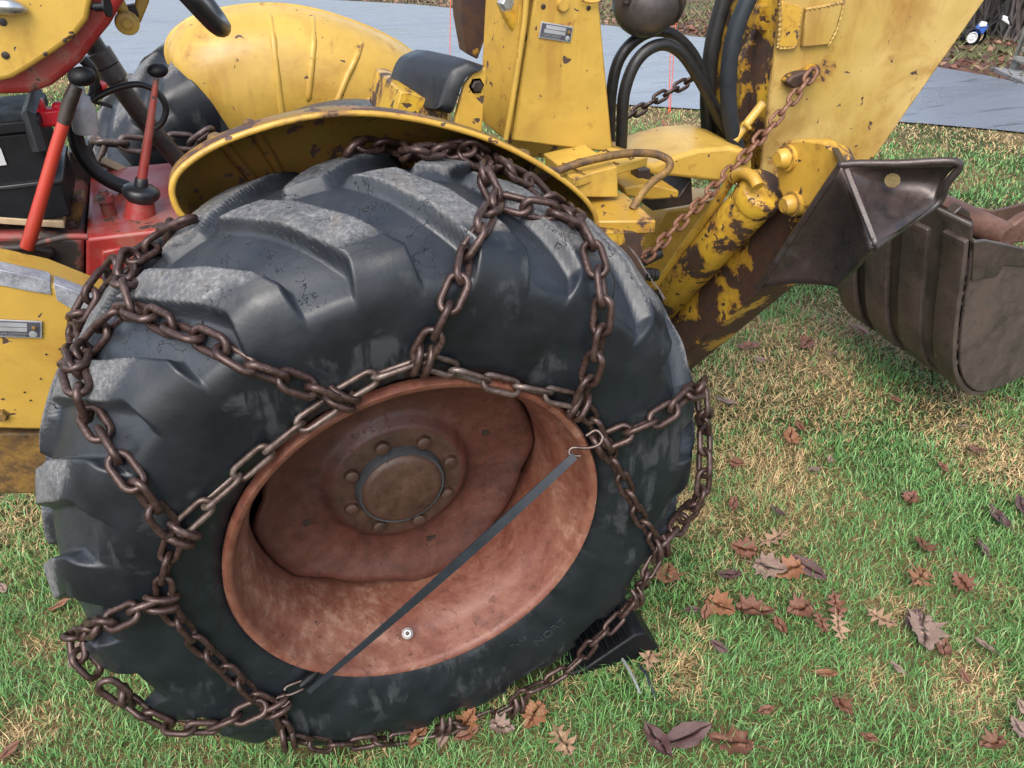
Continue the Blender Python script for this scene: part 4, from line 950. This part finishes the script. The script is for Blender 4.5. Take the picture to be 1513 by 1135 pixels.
# ------------------------------------------------------------------ grass
def grass():
    blobs = [(1210, 590, .34), (1160, 690, .28), (1250, 470, .24), (1080, 600, .22), (10, 790, .30), (30, 1085, .10), (1400, 620, .26), (1470, 690, .2), (1430, 1010, .12), (1330, 900, .10), (60, 960, .07), (1300, 1010, .08), (1000, 760, .1), (1480, 880, .1), (1010, 1000, .09), (1230, 540, .2), (1350, 520, .2)]
    B = [(G(x, y), r) for x, y, r in blobs]
    from mathutils import noise as mn
    bands = [(.15, 1.3, 34000), (1.3, 2.0, 30000), (2.0, 2.8, 19000), (2.8, 3.8, 11000), (3.8, 4.8, 6000), (4.8, 7.2, 3200)]
    U = []; V = []; 
    for v0, v1, den in bands:
        u0, u1 = -(.75*v1+.75), (.75*v1+.85)
        n = int((u1-u0)*(v1-v0)*den); U.append(RNG.uniform(u0, u1, n)); V.append(RNG.uniform(v0, v1, n))
    U = np.concatenate(U); V = np.concatenate(V)
    nv = np.interp(U, [p[0] for p in NEAR], [p[1] for p in NEAR])
    k = V < nv+.05*RNG.standard_normal(len(V)); U, V = U[k], V[k]; nv = nv[k]
    X = CAM.x+VH.y*U+VH.x*V; Y = CAM.y-VH.x*U+VH.y*V
    # smooth random fields from a coarse lattice
    def field(sc, seed):
        g = np.random.default_rng(seed).random((96, 96)); x = (X+20)/sc; y = (Y+20)/sc
        ix = np.floor(x).astype(int); iy = np.floor(y).astype(int); fx = x-ix; fy = y-iy; fx = fx*fx*(3-2*fx); fy = fy*fy*(3-2*fy)
        a = g[ix % 96, iy % 96]; b = g[(ix+1) % 96, iy % 96]; c = g[ix % 96, (iy+1) % 96]; d = g[(ix+1) % 96, (iy+1) % 96]
        return (a*(1-fx)+b*fx)*(1-fy)+(c*(1-fx)+d*fx)*fy
    f = .5*field(.55, 1)+.3*field(.2, 2)+.2*field(.07, 3)
    dry = np.clip((f-.49)*3.8, 0, .8)
    for p, r in B:
        dd = np.hypot(X-p.x, Y-p.y)/r; dry = np.maximum(dry, np.clip(1.25-dd+(f-.5)*1.6, 0, .95))
    dry = np.maximum(dry, np.clip(1.25-(nv-V)/.95+(f-.5)*2.0, 0, .97))
    n = len(U); isdry = RNG.random(n) < (.08+.86*dry)
    # under the tyre nothing grows through
    k = ~((np.abs(X) < .30) & (Y > .02) & (Y < .38)); X, Y, V, isdry, dry = X[k], Y[k], V[k], isdry[k], dry[k]; n = len(X)
    dist = np.hypot(X-CAM.x, Y-CAM.y)
    Z = np.interp(V, [q[0] for q in KN], [q[1] for q in KN])
    h = np.where(isdry, RNG.uniform(.012, .034, n), RNG.gamma(5, .0037, n)+.007)*(.8+.5*field2(X, Y))
    wd = np.where(isdry, .0016, .0019)*RNG.uniform(.7, 1.35, n)*np.clip(dist/1.7, 1, 2.6)
    lean = np.where(isdry, RNG.uniform(1.4, 5.0, n), RNG.gamma(2.4, .55, n))
    ph = RNG.uniform(0, 2*np.pi, n); dx, dy = np.cos(ph), np.sin(ph); ph2 = ph+RNG.normal(np.pi/2, .5, n)
    sx, sy = np.cos(ph2)*wd/2, np.sin(ph2)*wd/2
    l = h*1.15; a1 = np.arctan(lean*.55); a2 = np.arctan(lean*1.5)
    m = np.stack([X+dx*np.sin(a1)*l*.55, Y+dy*np.sin(a1)*l*.55, Z+np.cos(a1)*l*.55], -1)
    t = m+np.stack([dx*np.sin(a2)*l*.5, dy*np.sin(a2)*l*.5, np.cos(a2)*l*.42], -1)
    b = np.stack([X, Y, Z-.003], -1); s = np.stack([sx, sy, 0*sx], -1)
    VV = np.stack([b-s, b+s, m+s*.9, m-s*.9, t], 1).reshape(-1, 3)
    i = np.arange(n)*5
    loops = np.stack([i, i+1, i+2, i+3, i+3, i+2, i+4], 1).ravel()
    ls = np.stack([np.arange(n)*7, np.arange(n)*7+4], 1).ravel(); lt = np.tile([4, 3], n)
    me = bpy.data.meshes.new('grass'); me.vertices.add(len(VV)); me.vertices.foreach_set('co', VV.ravel())
    me.loops.add(len(loops)); me.loops.foreach_set('vertex_index', loops); me.polygons.add(len(ls)); me.polygons.foreach_set('loop_start', ls); me.polygons.foreach_set('loop_total', lt)
    me.update()
    r1 = RNG.random((n, 1)); r2 = RNG.random((n, 1))
    gA, gB, gC = np.array([[.05, .14, .038]]), np.array([[.145, .31, .085]]), np.array([[.29, .40, .165]])
    green = gA*(1-r1)+gB*r1; green = np.where(r2 > .82, green*.5+gC*.5, green)
    dA, dB, dC = np.array([[.40, .27, .115]]), np.array([[.56, .42, .22]]), np.array([[.20, .12, .055]])
    dryc = dA*(1-r1)+dB*r1; dryc = np.where(r2 > .75, dC, dryc)
    c = np.where(isdry[:, None], dryc, green); c = np.concatenate([c, np.ones((n, 1))], 1); c = np.repeat(c, 5, 0)
    at = me.attributes.new('col', 'FLOAT_COLOR', 'POINT'); at.data.foreach_set('color', c.ravel())
    me.materials.append(M['grass']); o = bpy.data.objects.new('grass', me); COL.objects.link(o)
    tag(o, 'short wet lawn grass, green blades mixed with straw patches', 'grass', kind='stuff')
def field2(X, Y):
    return .5+.5*np.sin(X*9+2*np.sin(Y*7))*np.sin(Y*11+1.7*np.sin(X*6))
grass()

# ------------------------------------------------------------------ fallen leaves
HALF = {'oak': [(-1, .03), (-.78, .16), (-.86, .46), (-.56, .17), (-.42, .74), (-.18, .16), (.12, .70), (.28, .15), (.58, .46), (.60, .13), (1.05, .0)],
        'maple': [(-.6, .03), (-.82, .3), (-.52, .34), (-.58, .82), (-.28, .56), (.02, .98), (.16, .50), (.42, .66), (.5, .3), (.72, .3), (1.0, .0)],
        'plain': [(-1, .02), (-.7, .25), (-.3, .43), (.1, .47), (.5, .35), (.82, .17), (1.08, 0)]}
def leaf_mesh(kind, mat, seed):
    rd = random.Random(seed*31+len(kind)); hp = HALF[kind]; c1, c2, ph = rd.uniform(.15, .8), rd.uniform(-.4, .4), rd.uniform(0, 6)
    k1, k2 = rd.uniform(2, 5), rd.uniform(2, 5)
    def bend(x, y):
        z = c1*y*y*.8+c2*x*x*.45+.07*math.sin(k1*x*1.3+ph)*math.sin(k2*y*2+ph*1.7)+.018*math.sin(7*x+ph)*math.cos(6*y)
        return Vector((x*(1-.12*abs(c2)*x*x), y*(1-.22*c1*abs(y)), z))
    mb = MB()
    for sg in (-1, 1):
        pts = []
        for (a, b), (c, d) in zip(hp, hp[1:]):
            for t in (0, .34, .67): pts.append((a+(c-a)*t, (b+(d-b)*t)*(1+rd.uniform(-.06, .06))))
        pts.append(hp[-1])
        mb.sheet([[bend(x*(.93+.07*f)+(.05*f if kind != 'plain' else 0), sg*y*f) for x, y in pts] for f in (0, .34, .67, 1)])
    mb.tube([bend(-.85, 0)+Vector((0, 0, -.01)), bend(-1.2, .02)+Vector((0, 0, .02)), Vector((-1.5, .12, .06))], [.03, .025, .018], 5)
    me = bpy.data.meshes.new('fallen_leaf'); me.from_pydata([tuple(v) for v in mb.v], [], mb.f); me.materials.append(LEAFM[mat])
    bm = bmesh.new(); bm.from_mesh(me); bmesh.ops.remove_doubles(bm, verts=bm.verts, dist=1e-4); bm.to_mesh(me); bm.free()
    me.polygons.foreach_set('use_smooth', [True]*len(me.polygons)); return me
NAMES = {('oak', 'tan'): 'pale tan pointed oak leaf lying on the lawn', ('oak', 'russet'): 'russet lobed oak leaf lying on the lawn', ('oak', 'brown'): 'dark brown lobed oak leaf lying on the lawn',
         ('maple', 'brown'): 'curled brown maple leaf lying on the lawn', ('maple', 'russet'): 'wet russet maple leaf lying on the lawn', ('maple', 'pale'): 'faded pale maple leaf lying on the lawn',
         ('plain', 'purple'): 'dark purple folded leaf lying on the lawn', ('plain', 'pale'): 'small pale shrivelled leaf lying on the lawn', ('plain', 'brown'): 'small brown oval leaf lying on the lawn', ('plain', 'russet'): 'small russet oval leaf lying on the lawn'}
LV = {}
for kd, mt in NAMES: LV[(kd, mt)] = [leaf_mesh(kd, mt, hash_) for hash_ in range(5)]
spots = [(1140, 806, 'oak', 'tan', 24), (1098, 822, 'maple', 'brown', 22), (1132, 848, 'maple', 'pale', 26), (1192, 850, 'plain', 'purple', 26), (1165, 852, 'maple', 'russet', 24), (1360, 816, 'maple', 'brown', 20), (1356, 862, 'oak', 'russet', 30), (985, 860, 'maple', 'russet', 26),
 (1060, 905, 'maple', 'russet', 26), (1110, 912, 'maple', 'brown', 30), (1180, 910, 'maple', 'brown', 24), (1232, 905, 'oak', 'brown', 22), (1236, 938, 'oak', 'tan', 22), (1300, 926, 'oak', 'tan', 22), (1360, 942, 'maple', 'pale', 34), (1345, 924, 'plain', 'purple', 18), (1390, 970, 'plain', 'brown', 20),
 (1080, 1108, 'maple', 'brown', 34), (1012, 1098, 'plain', 'purple', 36), (970, 1105, 'plain', 'purple', 30), (1240, 1052, 'maple', 'brown', 18), (830, 1104, 'oak', 'tan', 30), (790, 1066, 'maple', 'russet', 24), (690, 1096, 'plain', 'brown', 18), (618, 1100, 'plain', 'russet', 22), (740, 1084, 'maple', 'pale', 20), (958, 982, 'oak', 'tan', 26),
 (1060, 966, 'plain', 'purple', 14), (1418, 872, 'maple', 'brown', 18), (1472, 776, 'plain', 'purple', 22), (1504, 756, 'plain', 'purple', 18), (1166, 656, 'maple', 'russet', 18), (1070, 602, 'plain', 'pale', 18), (1266, 495, 'plain', 'russet', 20), (1190, 516, 'maple', 'brown', 16), (1104, 520, 'plain', 'brown', 18), (1146, 766, 'plain', 'purple', 16), (1200, 704, 'plain', 'pale', 14), (1342, 746, 'maple', 'brown', 14), (1440, 676, 'maple', 'brown', 16), (1448, 820, 'plain', 'purple', 14), (1082, 756, 'plain', 'brown', 16),
 (1322, 998, 'plain', 'pale', 12), (1216, 1006, 'plain', 'russet', 16), (1128, 1060, 'plain', 'brown', 14), (1462, 1108, 'maple', 'brown', 18), (1502, 1090, 'maple', 'pale', 18), (92, 905, 'plain', 'russet', 16), (118, 978, 'plain', 'pale', 20), (1450, 965, 'plain', 'pale', 14), (1340, 740, 'plain', 'purple', 10), (1224, 690, 'plain', 'pale', 10), (1085, 694, 'maple', 'brown', 12), (1180, 640, 'plain', 'brown', 10), (1508, 1060, 'plain', 'pale', 14), (1280, 1100, 'plain', 'brown', 12), (1040, 915, 'plain', 'brown', 14), (1020, 912, 'plain', 'purple', 12), (1420, 1010, 'plain', 'brown', 10), (1150, 935, 'plain', 'brown', 16), (1210, 930, 'oak', 'brown', 18), (1075, 860, 'plain', 'purple', 18), (690, 1078, 'maple', 'russet', 22), (655, 1100, 'plain', 'pale', 16),
 (1490, 600, 'plain', 'brown', 12), (1390, 700, 'plain', 'brown', 10), (1120, 540, 'plain', 'pale', 10), (1320, 600, 'plain', 'brown', 10), (1225, 530, 'plain', 'brown', 10), (980, 190, 'plain', 'russet', 10), (1420, 640, 'plain', 'pale', 10), (10, 880, 'plain', 'pale', 10), (20, 1120, 'plain', 'brown', 14)]
OWN = {(985, 860): 'wet russet maple leaf resting against the tyre above the wheel chock', (958, 982): 'tan oak leaf lying against the foot of the wheel chock', (830, 1104): 'tan pointed oak leaf below the tyre chain hooks',
 (1356, 862): 'large flat russet oak leaf lying by itself in green grass', (1360, 942): 'largest pale maple leaf, overlapping a purple leaf', (1345, 924): 'purple leaf tucked under the largest pale maple leaf', (1390, 970): 'brown leaf touching the largest pale maple leaf',
 (1140, 806): 'tan oak leaf beside a brown maple leaf at the edge of dry grass', (118, 978): 'pale leaf hanging by the chain loop at the tyre front', (92, 905): 'small russet leaf in front of the tyre tread', (1012, 1098): 'big purple leaf, right half of a touching pair', (970, 1105): 'big purple leaf, left half of a touching pair',
 (790, 1066): 'russet maple leaf just behind the side chain on the ground', (740, 1084): 'pale maple leaf under the hooks of the side chain', (690, 1078): 'russet maple leaf leaning on the tyre bottom', (618, 1100): 'russet leaf stuck upright against the bottom chain', (655, 1100): 'pale leaf beside the bottom chain', (690, 1096): 'brown leaf lying under the bottom chain',
 (1266, 495): 'russet leaf on dry grass below the bucket', (1070, 602): 'pale leaf beside the chain on the tyre tread', (1104, 520): 'brown leaf near the foot of the stabilizer leg', (980, 190): 'russet leaf at the foot of the orange driveway markers', (1232, 905): 'dark brown oak leaf standing on edge between maple leaves', (1210, 930): 'dark brown oak leaf beside a tan oak leaf'}
for i, (x, y, kd, mt, r) in enumerate(spots):
    p = G(x, y); dist = (p-CAM).length; s = r*dist/FPX*1.0
    o = bpy.data.objects.new('fallen_leaf', LV[(kd, mt)][i % 5]); COL.objects.link(o)
    o.location = p+Vector((0, 0, .027)); o.scale = (s, s, s)
    o.rotation_euler = (random.uniform(-.3, .3), random.uniform(-.3, .3), random.uniform(0, 6.28))
    if (x, y) in OWN: tag(o, OWN[(x, y)], 'leaf', 'leaves fallen on the lawn')
    else: tag(o, NAMES[(kd, mt)], 'leaf', NAMES[(kd, mt)].replace(' lying on the lawn', '')+' set')

# ------------------------------------------------------------------ beyond the driveway
def litter():
    mb = MB(); cols = []
    for i in range(8000):
        u = random.uniform(-8, 16); fv = far_v(u); v = fv+abs(random.gauss(0, 2.4))+.05
        if random.random() < .25: v = fv+random.uniform(0, 9)
        p = from_uv(u, v, random.uniform(.005, .04)); s = random.uniform(.02, .045); a = random.uniform(0, 6.28)
        e1 = Vector((math.cos(a), math.sin(a), random.uniform(-.5, .5)))*s; e2 = Vector((-math.sin(a), math.cos(a), random.uniform(-.5, .5)))*s*.7
        mb.add([p-e1, p-e2*.8, p+e1, p+e2+Vector((0, 0, s*.4))], [(0, 1, 2), (0, 2, 3)])
        c = random.choice([(.10, .04, .025), (.16, .07, .04), (.22, .13, .08), (.07, .03, .025)]); cols += [(*c, 1)]*4
    me = bpy.data.meshes.new('leaf_litter'); me.from_pydata([tuple(v) for v in mb.v], [], mb.f)
    at = me.attributes.new('col', 'FLOAT_COLOR', 'POINT'); at.data.foreach_set('color', np.array(cols).ravel()); me.materials.append(M['grass'])
    o = bpy.data.objects.new('leaf_litter', me); COL.objects.link(o); tag(o, 'brown fallen leaves strewn along the far edge of the driveway', 'leaf litter', kind='stuff')
    # rough far turf
    n = 30000; U = RNG.uniform(-9, 22, n); V0 = np.interp(U, [p[0] for p in FAR], [p[1] for p in FAR])+RNG.gamma(1.6, 4.0, n)+.05
    Zv = np.interp(V0, [q[0] for q in KN], [q[1] for q in KN]); X = CAM.x+VH.y*U+VH.x*V0; Y = CAM.y-VH.x*U+VH.y*V0
    ph = RNG.uniform(0, 6.28, n); h = RNG.uniform(.03, .09, n); w = .012
    b = np.stack([X, Y, Zv], -1); s = np.stack([np.cos(ph)*w, np.sin(ph)*w, 0*ph], -1); t = b+np.stack([np.sin(ph)*h, np.cos(ph)*h, h], -1)
    VV = np.stack([b-s, b+s, t], 1).reshape(-1, 3); me = bpy.data.meshes.new('far_grass'); me.vertices.add(3*n); me.vertices.foreach_set('co', VV.ravel())
    me.loops.add(3*n); me.loops.foreach_set('vertex_index', np.arange(3*n)); me.polygons.add(n); me.polygons.foreach_set('loop_start', np.arange(0, 3*n, 3)); me.polygons.foreach_set('loop_total', np.full(n, 3)); me.update()
    r = RNG.random((n, 1)); c = np.where(r > .5, np.array([[.10, .12, .035]]), np.where(r > .22, np.array([[.20, .16, .08]]), np.array([[.07, .04, .025]])))
    c = np.repeat(np.concatenate([c, np.ones((n, 1))], 1), 3, 0); at = me.attributes.new('col', 'FLOAT_COLOR', 'POINT'); at.data.foreach_set('color', c.ravel()); me.materials.append(M['grass'])
    o = bpy.data.objects.new('far_grass', me); COL.objects.link(o); tag(o, 'rough olive grass on the bank beyond the driveway', 'grass', kind='stuff')
litter()
# driveway marker stakes
for (x, y, tx, ty_, lb) in ((988, 168, 975, 20, 'leaning thin orange driveway marker behind the hose loops'), (990, 166, 990, 20, 'upright thin orange driveway marker behind the hose loops'), (664, 132, 676, -10, 'thin orange driveway marker behind the seat back')):
    p = G(x, y); d = ray(tx, ty_); s = (p-CAM).length; q = CAM+d*s
    up = Vector((q.x-p.x, q.y-p.y, 0)); top = p+Vector((0, 0, 1.05))+up*.7
    mk = build('driveway_marker', MB().tube([p, p.lerp(top, .5), top], .0028, 6), M['orange'], None); tag(mk, lb, 'marker')
# blue two-wheel tractor far off
def two_wheeler():
    p = G(1432, 67); s = (p-CAM).length/FPX*.85; E_ = empty('two_wheel_tractor', p); tag(E_, 'blue walk-behind tractor with white wheels parked by the bushes', 'garden tractor')
    R0 = _r0; Fw = Vector((VH.x, VH.y, 0)); blue = plain('blue_paint', (.02, .07, .30), .35); white = plain('white_paint', (.5, .5, .5), .4)
    def L(x, y, dd=0): return p+R0*(x*s)+Vector((0, 0, 1))*(y*s)+Fw*(dd*s)
    for x, dd in ((0, 0), (13, 10)):
        wh = build('wheel', MB().lathe([(11*s, -2*s), (12.5*s, -1*s), (12.5*s, 4*s), (11*s, 5*s), (7*s, 5*s)], L(x, 10.5, dd), Fw, 24), M['black'], E_, angle=40)
        build('wheel_rim', MB().lathe([(0, -.5*s), (2.5*s, -1.5*s), (5*s, -.5*s), (6.8*s, -2.4*s), (7.6*s, -2*s)], L(x, 10.5, dd), Fw, 24), white if x == 0 else M['wood'], E_, angle=40)
    build('engine', MB().hexa([L(2, 14, 1), L(16, 14, 1), L(16, 14, 9), L(2, 14, 9), L(6, 26, 2), L(21, 26, 2), L(21, 26, 8), L(6, 26, 8)]), blue, E_, bevel=1.5*s)
    build('engine_cover', MB().hexa([L(7, 24, 0), L(17, 25, 0), L(17, 25, 8), L(7, 24, 8), L(10, 31, 1), L(17, 30, 1), L(17, 30, 7), L(10, 31, 7)]), white, E_, bevel=1*s)
    build('handlebar', MB().tube([L(18, 22, 5), L(30, 30, 5), L(42, 38, 5)], 1.6*s, 8), M['black'], E_)
    build('handlebar_console', MB().hexa([L(36, 33, 2), L(50, 26, 2), L(50, 26, 7), L(36, 33, 7), L(38, 39, 2), L(46, 36, 2), L(46, 36, 7), L(38, 39, 7)]), white, E_, bevel=1*s)
    build('grip', MB().tube([L(44, 36, 3), L(52, 26, 3)], 1.4*s, 8), M['black'], E_)
    build('front_weight', MB().box(L(-10, 8, 4), (6*s, 6*s, 6*s)), M['black'], E_, bevel=1*s)
two_wheeler()
# bare bushes
for (x, y, h, lb) in ((1475, 50, 2.4, 'bare twiggy grey bush behind the blue two-wheel tractor'), (1530, 62, 2.6, 'dense bare bush beyond the wooden planter'), (1425, 38, 2.2, 'bare thin bush behind the boom edge')):
    p = G(x, y); E_ = empty('bare_bush', p); tag(E_, lb, 'bush'); mb = MB(); tw = MB()
    for i in range(70):
        a = random.uniform(0, 6.28); sp = random.uniform(.1, 1.0); hh = h*random.uniform(.5, 1.1); e = p+Vector((math.cos(a)*sp*1.3, math.sin(a)*sp*1.3, hh)); b = p+Vector((random.uniform(-.25, .25), random.uniform(-.25, .25), 0)); mdl = b.lerp(e, .5)+Vector((random.uniform(-.15, .15), random.uniform(-.15, .15), .2))
        (mb if i < 14 else tw).tube([b, mdl, e], [.02, .014, .005], 5)
        for k in range(5):
            c = b.lerp(mdl, .6).lerp(e, random.random()); tw.tube([c, c+Vector((random.uniform(-.5, .5), random.uniform(-.5, .5), random.uniform(-.1, .5)))], [.008, .003], 4)
    build('stem', mb, M['bark'], E_); build('twigs', tw, M['bark'], E_)
# weathered planter / bench corner at the driveway end
p = G(1492, 108); sc = (p-CAM).length/FPX; E_ = empty('wooden_bench', p); tag(E_, 'grey weathered wooden bench corner at the driveway end', 'bench')
def L2(x, y, dd=0): return p+_r0*(x*sc)+Vector((0, 0, y*sc))+Vector((VH.x, VH.y, 0))*(dd*sc)
for x in (2, 44):
    build('leg', MB().box(L2(x+4, 9, 4), (8*sc, 8*sc, 18*sc)), M['greywood'], E_, bevel=.5*sc)
for i in range(3): build('slat', MB().box(L2(26, 15.5, -6+i*8), (56*sc, 6.5*sc, 2.5*sc)), M['greywood'], E_, bevel=.4*sc)
for i in range(3): build('back_slat', MB().box(L2(34, 24+i*9, 20), (48*sc, 2*sc, 6.5*sc)), M['greywood'], E_, bevel=.4*sc)
for x in (14, 50): build('back_post', MB().box(L2(x, 24, 22), (5*sc, 3*sc, 48*sc)), M['greywood'], E_, bevel=.4*sc)

# straw bits on the tyre
mb = MB()
for (x0, y0, k, r) in ((1000, 350, 24, 22), (1014, 400, 8, 20)):
    for i in range(k):
        x = x0+random.gauss(0, r*.5); y = y0+random.gauss(0, r*.5); h = tyre_pt(x, y, .003); a = random.uniform(0, 6.28)
        t = Vector((random.gauss(0, 1), random.gauss(0, 1), random.gauss(0, 1))); t = (t-h[1]*t.dot(h[1])).normalized()*random.uniform(.004, .022)
        mb.tube([h[0]-t, h[0]+h[1]*.002+t.cross(h[1])*random.uniform(-.4, .4), h[0]+t], .0007, 4)
tag(build('straw_bits', mb, M['bark'], None), 'loose straw and pine needles stuck to the tyre', 'straw', kind='stuff')
